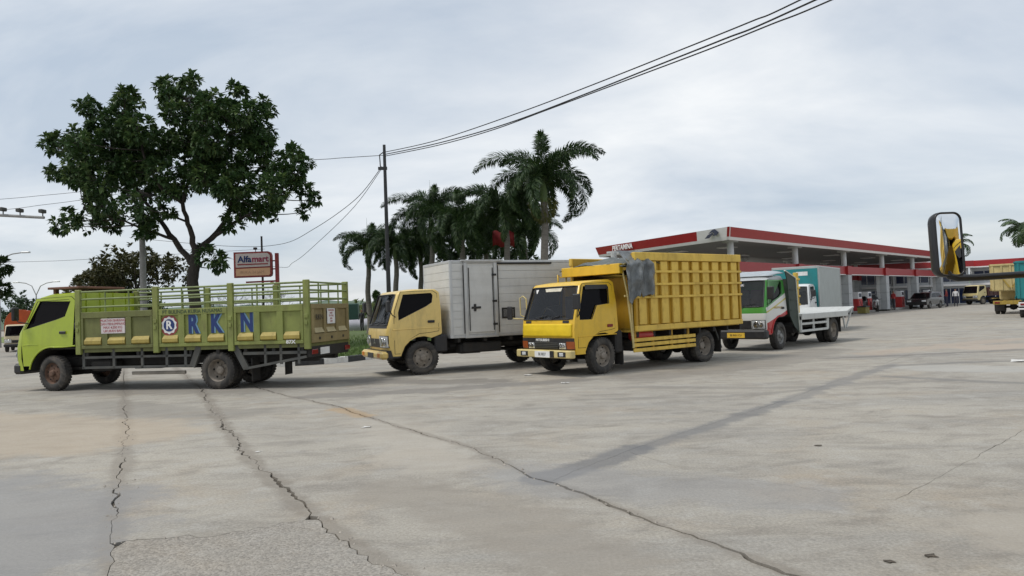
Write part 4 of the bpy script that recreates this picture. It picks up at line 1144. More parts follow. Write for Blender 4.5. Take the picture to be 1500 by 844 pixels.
    # load and tarp
    def tp(u, v):
        y = -1.0 + 2.0 * u; x = -.50 - 1.55 * v
        nz_ = noise.noise(Vector((y * 2.2, x * 2.0, 4.0))) * .06 + noise.noise(Vector((y * 7, x * 6, 1.0))) * .025
        z = 2.36 + .17 * min(1, v * 1.7) - .10 * abs(y) ** 3 + nz_
        if v > .7: z -= (v - .7) * .55
        return (x, y, z)
    drape(tp, 34, 26, 'tarp', M_TARP, root)
    def hang(u, v):
        fold = math.sin(u * 15 + v * 1.4 + 2.5 * noise.noise(Vector((u * 2, v * 2, 5)))) * .055 + noise.noise(Vector((u * 5, v * 4, 7))) * .07 + noise.noise(Vector((u * 14, v * 9, 3))) * .02
        x = -.56 - .78 * u - .14 * math.sin(v * 2.2) * (u - .4)
        edge = noise.noise(Vector((u * 3.3, 0, 3))) * .30 + noise.noise(Vector((u * 11, 0, 5))) * .10
        z = 2.58 - v * (1.02 + edge) * (1 - .10 * u)
        k = min(1, v * 4)
        return (x + fold * .4, W - .12 + .29 * k + max(-.03, fold) * k, z + .05 * (1 - k))
    drape(hang, 44, 40, 'plastic_sheet', M_PLASTIC, root)
    def hang2(u, v):
        x = -.62 - .40 * u; fold = math.sin(u * 9 + 1) * .03 + noise.noise(Vector((u * 4, v * 4, 17))) * .05
        return (x, W + .05 + fold, 2.40 + .08 * u - v * (.5 + .3 * u))
    drape(hang2, 14, 16, 'tarp', M_TARP, root)
    def load(u, v):
        y = -.85 + 1.7 * u; x = -.95 - 3.9 * v
        return (x, y, 2.2 + noise.noise(Vector((x * 2, y * 2, 0))) * .12)
    drape(load, 14, 26, 'load_cover', M_TARP, root)
    return root
STAKE = stake_truck()

# ------------------------------------------------------------------ flatbed truck
def livery_mat():
    m = bpy.data.materials.new('livery_green_white_red')
    m.use_nodes = True
    t = m.node_tree; b = t.nodes['Principled BSDF']
    b.inputs['Roughness'].default_value = .35; b.inputs['Coat Weight'].default_value = .2
    tcn = t.nodes.new('ShaderNodeTexCoord'); sp = t.nodes.new('ShaderNodeSeparateXYZ'); t.links.new(tcn.outputs['Object'], sp.inputs[0])
    def line(ax, az, c):   # ax*x+az*z > c
        a = t.nodes.new('ShaderNodeMath'); a.operation = 'MULTIPLY'; a.inputs[1].default_value = ax; t.links.new(sp.outputs['X'], a.inputs[0])
        d = t.nodes.new('ShaderNodeMath'); d.operation = 'MULTIPLY_ADD'; d.inputs[1].default_value = az; t.links.new(sp.outputs['Z'], d.inputs[0]); t.links.new(a.outputs[0], d.inputs[2])
        g = t.nodes.new('ShaderNodeMath'); g.operation = 'GREATER_THAN'; g.inputs[1].default_value = c; t.links.new(d.outputs[0], g.inputs[0]); return g.outputs[0]
    def mx_(f, a, c):
        x = t.nodes.new('ShaderNodeMixRGB'); t.links.new(f, x.inputs[0])
        if hasattr(a, 'links'): t.links.new(a, x.inputs[1])
        else: x.inputs[1].default_value = a + (1,)
        x.inputs[2].default_value = c + (1,); return x.outputs[0]
    c = mx_(line(.26, 1, .99), (.42, .02, .02), (.62, .62, .58))          # red below, white above
    c = mx_(line(.30, 1, 1.30), c, (.50, .44, .10))                         # yellow pinstripe
    c = mx_(line(.30, 1, 1.345), c, (.62, .62, .58))
    c = mx_(line(.32, 1, 1.47), c, (.05, .24, .04))                         # green round the windows
    c = mx_(line(.0, 1, 1.99), c, (.45, .47, .48))
    # white front nose below the green band
    fr = line(1, 0, .80); lo = line(0, -1, -1.06)
    an = t.nodes.new('ShaderNodeMath'); an.operation = 'MULTIPLY'; t.links.new(fr, an.inputs[0]); t.links.new(lo, an.inputs[1])
    c = mx_(an.outputs[0], c, (.58, .58, .55))
    up = line(0, 1, 1.06); an2 = t.nodes.new('ShaderNodeMath'); an2.operation = 'MULTIPLY'; t.links.new(fr, an2.inputs[0]); t.links.new(up, an2.inputs[1])
    c = mx_(an2.outputs[0], c, (.06, .25, .035))
    t.links.new(c, b.inputs['Base Color'])
    return m
def flatbed():
    loc, th = place((7.59, 21.08), 224.8)
    root = empty('flatbed_truck', loc, th)
    tag(root, 'flatbed truck with green, white and red cab and an empty white deck', 'truck')
    wb = 3.66; LM = livery_mat()
    arch = [(-.60, .97), (-.26, .95)] + [(.55 * math.cos(R(a)), .39 + .55 * math.sin(R(a))) for a in (100, 82, 64, 46, 30, 14)] + [(.55, .46)]
    prof = [(.86, .46, 1, 0), (.93, .72, 1, 0), (.94, .98, 1, 0), (.88, 1.24, 1, 0), (.58, 1.98, .8, .2), (.44, 2.08, .4, .8), (.1, 2.12, 0, 1), (-.34, 2.13, 0, 1), (-.42, 2.06, 0, 1), (-.44, 1.5, 0, 0), (-.46, 1.0, 0, 0)] + [(x, z, 0, 0) for x, z in arch[1:]]
    cab = Cab(root, prof, .84, .75, 1.2, 3, LM, cr=.2, rr=.06, uw=.9)
    win = [(.66, 1.32), (.50, 1.94), (-.22, 1.96), (-.27, 1.90), (-.22, 1.60), (-.02, 1.50)]
    cab.shell([win]); cab.windshield(); cab.side_windows([win]); cab.interior(.95, 1.25, -.4)
    cab.doors([(.72, .62), (.72, 1.3), (.54, 2.0), (-.28, 2.01), (-.36, 1.95), (-.36, 1.02), (-.24, .985), (.1, .975), (.42, .80), (.58, .62)], win, (-.16, 1.18))
    cab.patch('grille', -.5, .5, .62, .86, .012, .03, M_BLACK)
    for s in (-1, 1):
        cab.headlamp(s, .55, .95, .63, .86)
    em = MB(); em.lathe([(.05, 0), (.075, .006), (.075, .012), (.05, .012)], 16, 'x', (cab.xf(.9) + .012, 0, .91)); em.build('emblem', M_CHROME, cab.obj)
    text('side_lettering', 'HARAPAN JAYA', .085, mat('letter_ochre', (.5, .33, .05), .6), root, (.10, .852, 1.20), 'left', .001, shear=.3)
    text('screen_lettering', 'MANDIRI', .10, M_WHITE, cab.obj, (cab.xf(1.86) + .006, -.1, 1.86), ((0, 1, 0), (-.35, 0, .93), (.93, 0, .35)), .001)
    b = MB(); b.box(.72, .98, -.86, .86, .34, .60, .05); bp = b.build('bumper', M_BLACK, root)
    l = MB(); l.box(.981, .99, -.30, .24, .38, .52); l.build('licence_plate', M_PLATE_Y, bp)
    text('plate_text', 'BE 8451 CU', .08, M_PLATE_K, bp, (.993, -.03, .45), 'front', .001, sx=.9)
    mirror_part(root, (.70, .82, 1.3), (.82, .98, 1.62), .2, .36); mirror_part(root, (.70, -.82, 1.3), (.82, -.98, 1.62), .2, .36)
    lip = MB(); lip.tube([(.58 * math.cos(R(a)), .85, .39 + .58 * math.sin(R(a))) for a in range(10, 106, 8)], .022, 6); lip.build('fender_lip', mat('fender_red', (.42, .02, .02), .4), root)
    # roof deflector and side fairing of the head board
    def dfl(u, v):
        y = -.78 + 1.56 * u; e = 1 - abs(2 * u - 1) ** 4
        return (.46 - .92 * v, y, 2.10 + (.16 * math.sin(v * PI * .5) + .02) * (.5 + .5 * e))
    drape(dfl, 14, 8, 'roof_deflector', mat('deflector_grey', (.36, .40, .43), .4, grime=.2), root, .02)
    M_DKF = mat('fairing_dark_green', (.028, .045, .035), .6, var=.3, grime=.4)
    for sg in (1, -1):
        p = MB(); lp = [(-.30, 2.24), (-.96, 2.03), (-1.08, .44), (-.78, .62), (-.5, .95), (-.47, 1.5), (-.40, 2.05)]
        p.plate([lp], lambda x, z: (x, sg * .90, z), lambda x, z: (x, sg * .87, z)); fa = p.build('side_fairing', M_DKF, root, 30)
        e = MB(); e.beam((-.30, sg * .89, 2.25), (-.97, sg * .89, 2.04), .05, .03); e.beam((-.97, sg * .89, 2.04), (-1.09, sg * .89, .44), .05, .035); e.build('fairing_edge', mat('edge_pale', (.5, .52, .46), .6), fa)
        for z in (1.1, 1.4, 1.7):
            e = MB(); e.box(-.95, -.55, *sorted((sg * .901, sg * .915)), z - .015, z + .015); e.build('rib', M_DKF, fa)
    h = MB(); h.box(-1.02, -.97, -.87, .87, .9, 2.03); h.build('head_board', M_DKF, root)
    for y in (.80, -.80):
        h = MB(); h.box(-1.26, -1.14, y - .06, y + .06, 1.0, 2.2, .01)
        g_ = h.build('yellow_stanchion', M_YBED, root)
        for z in (1.25, 1.5, 1.75, 2.0):
            q = MB(); q.box(-1.29, -1.11, y - .09, y + .09, z - .03, z + .03, .01); q.build('bracket', M_YBED, g_)
    chassis(root, -5.1, .55, wb)
    for y in (.74, -.74): wheel(root, 0, y, True, M_RIMGREY, steer=R(2))
    for y in (.52, .78, -.52, -.78): wheel(root, -wb, y, False, M_RIM)
    M_DECK = mat('deck_white', (.50, .51, .49), .55, var=.06, grime=.25)
    X0, X1, W = -1.10, -5.2, .95
    d = MB(); d.box(-4.6, X0, -W, W, .90, .97, .01)
    d.add([(-4.6, -W, .90), (-4.6, W, .90), (-4.6, W, .97), (-4.6, -W, .97), (X1, -W, 1.06), (X1, W, 1.06), (X1, W, 1.10), (X1, -W, 1.10)], [(0, 4, 5, 1), (3, 2, 6, 7), (1, 5, 6, 2), (0, 3, 7, 4), (4, 7, 6, 5)])
    deck = d.build('deck', M_DECK, root)
    for sg in (1, -1):
        yb = lambda a, b_: tuple(sorted((sg * a, sg * b_)))
        s_ = MB(); s_.box(-4.6, X0, *yb(W + .001, W + .04), .80, .975, .01); s_.build('deck_edge', M_DECK, deck)
        s_ = MB(); s_.box(-3.05, X0, *yb(W - .04, W), .64, .71, .008); s_.box(-3.05, X0, *yb(W - .04, W), .43, .50, .008)
        for x in (X0 - .03, -2.0, -3.0): s_.box(x - .035, x + .035, *yb(W - .041, W - .001), .43, .80)
        s_.build('side_guard', M_DECK, root)
        s_ = MB(); s_.beam((-3.05, sg * (W - .02), .46), (-3.1, sg * (W - .02), .8), .04, .07); s_.beam((-4.3, sg * (W - .02), .8), (-4.42, sg * (W - .02), .42), .04, .07); s_.build('wheel_arch_bar', M_DECK, root)
        s_ = MB(); s_.beam((-5.1, sg * (W - .03), 1.03), (-4.55, sg * (W - .03), .42), .035, .05); s_.build('ramp_stay', M_DECK, root)
        mudflap(root, -wb - .55, sg * .65, .3, .85, .46)
    f = MB()
    for i in range(7):
        x = X0 - .15 - i * .55; f.box(x - .035, x + .035, -W + .05, W - .05, .74, .899)
    f.build('deck_cross_beams', M_CHASSIS, root)
    return root
flatbed()

# ------------------------------------------------------------------ other trucks
M_TEAL = mat('teal_paint', (.012, .19, .20), .4, var=.1, grime=.2)
M_WCAB = mat('cab_white', (.66, .67, .67), .35, var=.05, grime=.15, coat=.2)
M_GREYBOX = mat('box_grey', (.36, .39, .38), .5, var=.06, grime=.15)
def small_box_truck():
    th = R(236); root = empty('small_box_truck', (11.38, 30.0, 0), th)
    tag(root, 'small white-cab truck with teal-fronted grey box, behind the flatbed', 'truck')
    cab, win = canter_cab(root, M_WCAB)
    cab.obj.scale = (1, 1, 1)
    cab.windshield(); cab.side_windows([win])
    cab.doors([(.66, .52), (.66, 1.25), (.63, 1.5), (.47, 1.92), (-.30, 1.93), (-.40, 1.86), (-.40, 1.0), (-.20, .975), (.08, .955), (.30, .84), (.48, .64), (.53, .52)], win, (-.22, 1.22))
    cab.patch('grille', -.42, .42, .66, .86, .012, .03, M_BLACK)
    for s in (-1, 1): cab.headlamp(s, .47, .96, .67, .92)
    text('screen_lettering', 'JAYA', .13, M_WHITE, cab.obj, (cab.xf(1.75) + .006, 0, 1.75), ((0, 1, 0), (-.3, 0, .95), (.95, 0, .3)), .001)
    b = MB(); b.box(.78, .98, -.85, .85, .38, .58, .04); b.build('bumper', M_WCAB, root)
    mirror_part(root, (.62, .82, 1.35), (.85, 1.0, 1.6), h=.26); mirror_part(root, (.62, -.82, 1.35), (.85, -1.0, 1.6), h=.26)
    chassis(root, -5.0, .5, 3.2)
    for y in (.74, -.74): wheel(root, 0, y, True, M_RIMGREY); wheel(root, -3.2, y, False, M_RIMGREY)
    X0, X1, W = -.62, -5.2, .92; zb, zt = .85, 2.72
    q = MB(); q.box(X1, X0, -W, W, zb, zt, .015); bx = q.build('cargo_box', M_GREYBOX, root)
    q = MB(); q.box(X0 + .001, X0 + .012, -W + .04, W - .04, zb + .05, zt - .1); q.build('front_face', M_TEAL, bx)
    q = MB(); q.box(X0 + .0125, X0 + .016, .05, .5, zt - .38, zt - .22); q.build('front_sign', M_WHITE, bx)
    for sg in (1, -1):
        for x in (X0 - .02, X1 + .02):
            q = MB(); q.box(x - .03, x + .03, *sorted((sg * (W + .001), sg * (W + .015))), zb, zt, .004); q.build('corner_trim', M_ALUFR, bx)
        q = MB(); q.box(X1, X0, *sorted((sg * (W + .0012), sg * (W + .016))), zt - .06, zt - .001, .004); q.build('top_trim', M_ALUFR, bx)
        q = MB(); q.box(X1, X0, *sorted((sg * (W + .0012), sg * (W + .016))), zb, zb + .06, .004); q.build('bottom_trim', M_ALUFR, bx)
    return root
small_box_truck()

def queue_truck(name, label, loc, hd, body, chass, zt=2.85, zb=.98, L_=4.2, vbrace=False, whiteguard=False, cabc=None):
    root = empty(name, loc, R(hd)); tag(root, label, 'truck', 'trucks queuing at the right edge')
    # origin under the rear axle; x forward
    W = .98; X0, X1 = -1.05, L_ - 1.05
    q = MB(); q.box(X0 + .03, X1, -W + .03, W - .03, zb - .05, zb + .05); q.build('bed_floor', body, root)
    for sg in (1, -1):
        q = MB(); q.box(X0 + .02, X1, *sorted((sg * (W - .03), sg * W)), zb, zt); wl = q.build('side_wall', body, root)
        for i in range(9):
            x = X0 + .1 + i * (X1 - X0 - .2) / 8; q = MB(); q.box(x - .05, x + .05, *sorted((sg * (W + .001), sg * (W + .05))), zb + .1, zt - .1, .006); q.build('rib', body, wl)
        for z0, z1 in ((zb - .02, zb + .1), (zt - .1, zt), (zb + (zt - zb) * .62, zb + (zt - zb) * .66)):
            q = MB(); q.box(X0, X1, *sorted((sg * (W + .0505), sg * (W + .08))), z0, z1, .006); q.build('rail', body, wl)
    q = MB(); q.box(X0, X0 + .025, -W, W, zb, zt); tg = q.build('tailgate', body, root)
    for i in range(5):
        y = -.88 + i * .44; q = MB(); q.box(X0 - .045, X0 - .001, y - .05, y + .05, zb, zt - .09, .006); q.build('rib', body, tg)
    q = MB(); q.box(X0 - .06, X0 - .001, -W - .02, W + .02, zt - .088, zt + .02, .01); q.build('top_rail', body, tg)
    q = MB(); q.box(X0 - .07, X0 - .046, -W, W, zb + (zt - zb) * .62, zb + (zt - zb) * .66, .006); q.build('rail', body, tg)
    q = MB(); q.box(X1, X1 + .03, -W, W, zb, zt + .1); q.build('head_board', body, root)
    if vbrace:
        for s in (-1, 1):
            q = MB(); q.beam((X0 - .09, s * .42, zb + .75), (X0 - .09, s * .06, zb + .15), .06, .07); q.build('brace', chass, tg)
    c = MB()
    for y in (-.38, .38): c.box(X0 + .05, X1 + 2.0, y - .04, y + .04, .60, .82)
    for x in (X0 + .1, 0, 1.2, 2.6): c.box(x - .05, x + .05, -.34, .34, .62, .80)
    c.build('chassis_frame', chass, root)
    a = MB(); a.tube([(0, -.72, .42), (0, .72, .42)], .07, 8); a.lathe([(0, -.2), (.14, -.16), (.2, 0), (.14, .16), (0, .2)], 14, 'y', (0, 0, .42)); a.build('axle', M_CHASSIS, root)
    for y in (.53, .80, -.53, -.80): wheel(root, 0, y, False, M_RIM, r=.42)
    wbq = L_ - .3
    for y in (.78, -.78): wheel(root, wbq, y, True, M_RIM, r=.42)
    rb_ = MB(); rb_.box(X0 - .02, X0 + .08, -W + .05, W - .05, .58, .80, .01); rbm = rb_.build('rear_beam', M_WHITE if whiteguard else chass, root)
    if whiteguard:
        q = MB(); q.box(X0 - .02, X0 + .04, -W + .02, W - .02, .42, .50, .01); q.build('underrun_bar', M_WHITE, rbm)
        for y in (-.6, .6): q = MB(); q.box(X0, X0 + .03, y - .03, y + .03, .5, .58); q.build('bracket', M_WHITE, rbm)
    for s in (-1, 1):
        q = MB(); q.box(X0 - .045, X0 - .021, s * .72 - .13, s * .72 + .13, .64, .74, .01); q.build('tail_light', M_REDLAMP, rbm)
        mudflap(root, -.55, s * .66, .2, .85, .5)
        q = MB(); q.beam((-.5, s * .9, .95), (.5, s * .9, .95), .3, .03); q.build('mudguard', chass, root)
    # cab ahead of the body
    cx = X1 + .12
    q = MB(); q.box(cx, cx + 1.45, -.95, .95, .75, 2.25, .12); cb = q.build('cab', cabc or body, root)
    q = MB(); q.box(cx + .35, cx + 1.2, .951, .957, 1.5, 2.05, .002); q.box(cx + .35, cx + 1.2, -.957, -.951, 1.5, 2.05, .002); q.build('side_window', M_GLASS, cb)
    q = MB(); q.box(cx + 1.451, cx + 1.457, -.8, .8, 1.45, 2.1, .002); q.build('windscreen', M_GLASS, cb)
    return root
M_DUMPY = mat('dump_cream', (.55, .44, .20), .6, var=.12, grime=.35)
M_DUMPCH = mat('dump_chassis_yellow', (.42, .29, .05), .6, var=.2, grime=.55)
queue_truck('tipper_truck', 'cream and yellow tipper truck seen from behind, left of the teal truck', (29.85, 44.0, 0), 52, M_DUMPY, M_DUMPCH, zt=2.95, zb=1.42, vbrace=True)
queue_truck('teal_truck', 'teal truck cut off by the right edge of the photo, white bars under its body', (26.75, 37.35, 0), 54, M_TEAL, M_CHASSIS, zt=2.85, zb=1.0, whiteguard=True)

def far_truck(name, label, loc, hd, paint, bodym, zt, rounded=False):
    root = empty(name, loc, R(hd)); tag(root, label, 'truck')
    cab, win = canter_cab(root, paint)
    cab.windshield(M_GLASS); cab.side_windows([win])
    cab.doors([(.66, .52), (.66, 1.25), (.63, 1.5), (.47, 1.92), (-.30, 1.93), (-.40, 1.86), (-.40, 1.0), (-.20, .975), (.08, .955), (.30, .84), (.48, .64), (.53, .52)], win, (-.22, 1.22))
    cab.patch('grille', -.42, .42, .66, .86, .012, .03, M_BLACK)
    for s in (-1, 1): cab.headlamp(s, .47, .96, .67, .92)
    b = MB(); b.box(.78, .98, -.85, .85, .38, .58, .04); b.build('bumper', M_BLACK, root)
    chassis(root, -4.4, .5, 3.2)
    for y in (.74, -.74): wheel(root, 0, y, True, M_RIM); wheel(root, -3.2, y, False, M_RIM)
    if rounded:
        b = MB(); n = 18
        ring = [(.98 * math.cos(PI * i / n), 1.75 + (zt - 1.75) * math.sin(PI * i / n) ** .8) for i in range(n + 1)]
        ring = [(.98, .9)] + ring + [(-.98, .9)]
        b.plate([ring], lambda y, z: (-.62, y, z), lambda y, z: (-4.4, y, z)); bd = b.build('cargo_cover', bodym, root, 40)
        for i in range(6):
            x = -.8 - i * .68; q = MB(); q.tube([(x, y * 1.006, z + .008) for y, z in ring], .018, 6); q.build('hoop', bodym, bd)
        q = MB(); q.box(-4.45, -.6, -1.0, 1.0, .8, .95, .02); q.build('bed_floor', M_CHASSIS, root)
    else:
        b = MB(); b.box(-4.4, -.62, -.95, .95, .85, zt, .02); bd = b.build('cargo_body', bodym, root)
        for i in range(7):
            for sg in (1, -1):
                x = -.8 - i * .58; q = MB(); q.box(x - .05, x + .05, *sorted((sg * .951, sg * 1.0)), .9, zt - .05, .006); q.build('rib', bodym, bd)
    return root
far_truck('delivery_truck', 'cream-cab truck with dark red body parked by the station office', (47.4, 75.5, 0), 200, mat('far_cream', (.55, .46, .22), .4), mat('far_maroon', (.06, .022, .02), .6, grime=.3), 1.7)
far_truck('tarpaulin_truck', 'cream truck under an orange cover, half hidden by the lime green truck cab', (-27.2, 40.6, 0), 298, mat('far_cream_left', (.56, .47, .31), .4), mat('orange_cover', (.42, .075, .018), .7, var=.15, scale=4), 3.05, True).scale = (.75, .75, .75)

# the truck beside the camera: a yellow truck of the same kind, only its mirror reaches into view
near = copy_tree(STAKE)
near.name = 'parked_truck'
near.location = (4.42, 3.40, 0); near.rotation_euler = (0, 0, R(90))
tag(near, 'black wing mirror on a long arm, of the truck just outside the right edge', 'truck')
for ch in list(near.children):
    if ch.name.startswith('mirror_arm') or ch.name.startswith('mirror_guard'):
        for g in list(ch.children): bpy.data.objects.remove(g)
        bpy.data.objects.remove(ch)
# mirror built in the truck's own frame: local x = world Y - 3.40, local y = 4.42 - world X
mlx = 4.30 - 3.40
M_MIRR = mat('mirror_silver', (0.8, 0.82, 0.83), 0.03, metal=1.0, var=0.01)
def LX(X): return 4.42 - X
arm = MB()
arm.tube([(.55, .80, 1.50), (mlx - .02, LX(3.35), 1.585), (mlx, LX(3.0), 1.58), (mlx, LX(2.70), 1.572), (mlx, LX(2.60), 1.572), (mlx, LX(2.555), 1.585), (mlx + .01, LX(2.535), 1.63)], .021, 10)
armo = arm.build('mirror_arm', mat('mirror_black', (.012, .012, .013), .35, var=.2), near)
hd = MB()
cyx, czz = LX(2.562), 1.772
hw_, hh_ = .080, .186
def outline(w, h, r, n=6):
    pts = []
    for sx, sz, a0 in ((1, 1, 0), (-1, 1, 90), (-1, -1, 180), (1, -1, 270)):
        for i in range(n + 1):
            a = R(a0 + 90 * i / n); pts.append((sx * (w - r) + r * math.cos(a), sz * (h - r) + r * math.sin(a)))
    return pts
rings = [(.0, 1.0), (.008, 1.05), (.03, 1.06), (.06, 1.0), (.085, .85), (.098, .6)]
ol = outline(hw_, hh_, .045); npt = len(ol)
V = []
for d, s in rings: V += [(d, p[0] * (1 if d == 0 else (hw_ * s + 0) / hw_), p[1] * ((hh_ - (1 - s) * hw_) / hh_)) for p in ol]
F = [(r * npt + i, r * npt + (i + 1) % npt, (r + 1) * npt + (i + 1) % npt, (r + 1) * npt + i) for r in range(len(rings) - 1) for i in range(npt)]
F.append(tuple((len(rings) - 1) * npt + i for i in range(npt)))
hd.add(V, F)
ho = hd.build('mirror_housing', mat('mirror_black', (.012, .012, .013), .35), armo, 45)
ho.location = (mlx, cyx, czz); ho.rotation_euler = (0, R(3), R(3))
gl = MB(); ogl = outline(hw_ - .006, hh_ - .006, .04)
GV = [(-.014, 0, 0)]; GF = []
for q_ in range(1, 9):
    k_ = q_ / 8; GV += [(-.002 - .012 * (1 - k_ * k_), a * k_, b * k_) for a, b in ogl]
for i in range(npt): GF.append((0, 1 + i, 1 + (i + 1) % npt))
for q_ in range(7):
    for i in range(npt):
        a_ = 1 + q_ * npt + i; b_ = 1 + q_ * npt + (i + 1) % npt; GF.append((a_, a_ + npt, b_ + npt, b_))
gl.add(GV, GF, True)
go = gl.build('mirror_glass', M_MIRR, armo); go.location = ho.location; go.rotation_euler = ho.rotation_euler
rm = MB(); lo = outline(hw_ - .002, hh_ - .002, .042); rm.tube([(-.003, a, b) for a, b in lo + lo[:1]], .006, 6)
ro = rm.build('mirror_rim', mat('mirror_black', (.012, .012, .013), .35), armo); ro.location = ho.location; ro.rotation_euler = ho.rotation_euler

# ------------------------------------------------------------------ fuel station
M_RED = mat('fascia_red', (.36, .022, .026), .4, var=.05, grime=.12)
M_STRIP = mat('fascia_white', (.74, .73, .72), .5, var=.03)
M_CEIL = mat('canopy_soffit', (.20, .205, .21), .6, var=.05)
M_COLG = mat('column_panel_grey', (.40, .42, .43), .45, var=.08)
M_COLW = mat('column_white', (.58, .59, .59), .45, var=.04)
M_NAVY = mat('window_navy', (.012, .022, .06), .15, var=.2)
PL, PC, PR_ = Vector((5.93, 51.56)), Vector((11.87, 39.83)), Vector((46.37, 77.41))
PB = PL + (PR_ - PC)
canopy = empty('station_canopy', (0, 0, 0))
tag(canopy, 'large fuel station canopy with red fascia and white lower edge', 'canopy')
def inset(poly, d):
    c = sum(poly, Vector((0, 0))) / len(poly); r = []
    n = len(poly)
    for i in range(n):
        a, b, e = poly[i - 1], poly[i], poly[(i + 1) % n]
        d1 = (b - a).normalized(); d2 = (e - b).normalized()
        n1 = Vector((-d1.y, d1.x)); n2 = Vector((-d2.y, d2.x))
        if n1.dot(c - b) < 0: n1 = -n1
        if n2.dot(c - b) < 0: n2 = -n2
        bis = (n1 + n2); k = d / max(.2, (1 + n1.dot(n2)) / 2) / 2
        r.append(b + bis * k)
    return r
quad = [PL, PC, PR_, PB]
top = quad; bot = inset(quad, .22)
def edge_band(name, i, z0, z1, k0, k1, m, parent, e0=0, e1=1):
    """outward-leaning band along edge i between heights; k = inset fraction of the .22 lean"""
    def P(j, k): return top[j].lerp(bot[j], k)
    a0, b0 = P(i, k0), P((i + 1) % 4, k0); a1, b1 = P(i, k1), P((i + 1) % 4, k1)
    b = MB(); th = .12
    d = (b0 - a0).normalized(); nv = Vector((-d.y, d.x)); 
    if nv.dot(sum(quad, Vector((0, 0))) / 4 - a0) < 0: nv = -nv
    q = [a0.lerp(b0, e0), a0.lerp(b0, e1), a1.lerp(b1, e1), a1.lerp(b1, e0)]
    vs = [(q[0].x, q[0].y, z0), (q[1].x, q[1].y, z0), (q[2].x, q[2].y, z1), (q[3].x, q[3].y, z1)]
    vs += [(x + nv.x * th, y + nv.y * th, z) for x, y, z in vs]
    b.add(vs, [(0, 1, 2, 3), (7, 6, 5, 4), (0, 4, 5, 1), (1, 5, 6, 2), (2, 6, 7, 3), (3, 7, 4, 0)])
    return b.build(name, m, parent, 30)
for i in range(4):
    if i == 0:
        edge_band('fascia', i, 5.4, 4.885, 0, .75, M_RED, canopy, 0, .80)
        wp = edge_band('logo_panel', i, 5.402, 4.883, -.01, .74, M_STRIP, canopy, .80, .998)
    else:
        edge_band('fascia', i, 5.4, 4.885, 0, .75, M_RED, canopy)
    edge_band('fascia_strip', i, 4.88, 4.72, .72, 1.0, M_STRIP, canopy)
b = MB(); b.plate([[tuple(p) for p in inset(quad, .3)]], lambda x, y: (x, y, 5.25), lambda x, y: (x, y, 5.2)); b.build('roof_deck', M_CEIL, canopy)
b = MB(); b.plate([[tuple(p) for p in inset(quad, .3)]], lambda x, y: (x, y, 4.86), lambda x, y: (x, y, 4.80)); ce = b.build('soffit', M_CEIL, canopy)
dR = (PR_ - PC).normalized(); dL = (PL - PC).normalized()
# lettering and logo on the left fascia
dir_t = (PC - PL).normalized(); up_t = Vector((0, 0, 1)); nrm = Vector((dir_t.y, -dir_t.x, 0))
def on_left(s, z):
    p = PL.lerp(PC, s); return Vector((p.x, p.y, z)) + nrm * .10 - nrm * (.22 * .75 * (5.4 - z) / .515)
ax = ((dir_t.x, dir_t.y, 0), (0, 0, 1), tuple(nrm))
text('station_name', 'PERTAMINA', .46, M_STRIP, canopy, on_left(.245, 5.14), ax, .01, bold=.012, sx=.92)
lg = MB(); base = on_left(.90, 5.14)
def lp(pts):
    lg.plate([pts], lambda a, b_: tuple(base + Vector((dir_t.x * a, dir_t.y * a, b_)) + nrm * .02), lambda a, b_: tuple(base + Vector((dir_t.x * a, dir_t.y * a, b_)) - nrm * .02))
lp([(-.62, -.22), (-.30, -.22), (.05, -.02), (-.02, .06), (-.36, -.04)])
lp([(-.30, .03), (.02, .10), (.18, .0), (.05, -.12), (.32, -.12), (.50, .04), (.20, .24), (.0, .22)])
lg.build('logo', mat('logo_dark', (.03, .035, .06), .5), canopy)
# columns: row near the right-hand edge and a second row behind
cols = []
P0 = Vector((12.5, 41.9)); stepv = dR * 9.33
M_BANDB = mat('band_red', (.33, .02, .022), .45, var=.06)
inn = Vector((-dR.y, dR.x))
def column(p, ang):
    root_p = Vector((p.x, p.y, 0))
    rot = (0, 0, ang)
    q = MB(); q.tube([(0, 0, 3.6), (0, 0, 4.81)], .19, 12); q.lathe([(.45, 4.68), (.45, 4.79)], 16, 'z')
    up = q.build('column', M_COLW, canopy); up.location = root_p; up.rotation_euler = rot
    q = MB(); q.box(-.42, .42, -.42, .42, 2.98, 3.62, .01); o = q.build('column_band', M_BANDB, up)
    for k in range(4):
        z0 = .12 + k * .715
        q = MB(); q.box(-.40, .40, -.40, .10, z0 + .006, z0 + .71, .01); q.build('column_panel', M_COLG, up)
        q = MB(); q.box(-.40, .40, .112, .40, z0 + .006, z0 + .71, .01); q.build('column_panel', M_COLW, up)
    q = MB(); q.box(-.36, .36, -.36, .36, .0, 2.98); q.build('column_core', M_CHASSIS, up)
rowA = [P0 + stepv * i for i in range(6)]
rowB = [p + inn * 8.0 for p in rowA]
angc = math.atan2(dR.y, dR.x)
for p in rowA + rowB: column(p, angc - PI / 2 + R(90))
for row in (rowA, rowB):
    for a, c in zip(row[:-1], row[1:]):
        a2 = a + dR * .43; c2 = c - dR * .43
        q = MB(); q.beam((a2.x, a2.y, 3.31), (c2.x, c2.y, 3.31), .5, .58); bm = q.build('sign_beam', M_BANDB, canopy)
        q = MB(); q.beam((a2.x, a2.y, 2.99), (c2.x, c2.y, 2.99), .52, .055); q.build('beam_edge', M_STRIP, bm)
# soffit light boxes
for i in range(6):
    for k in (2.5, 6.0):
        p = P0 + stepv * (i + .5) + inn * k
        q = MB(); q.box(-.5, .5, -.5, .5, 4.74, 4.80, .02); o = q.build('soffit_light', M_STRIP, canopy); o.location = (p.x, p.y, 0); o.rotation_euler = (0, 0, angc)
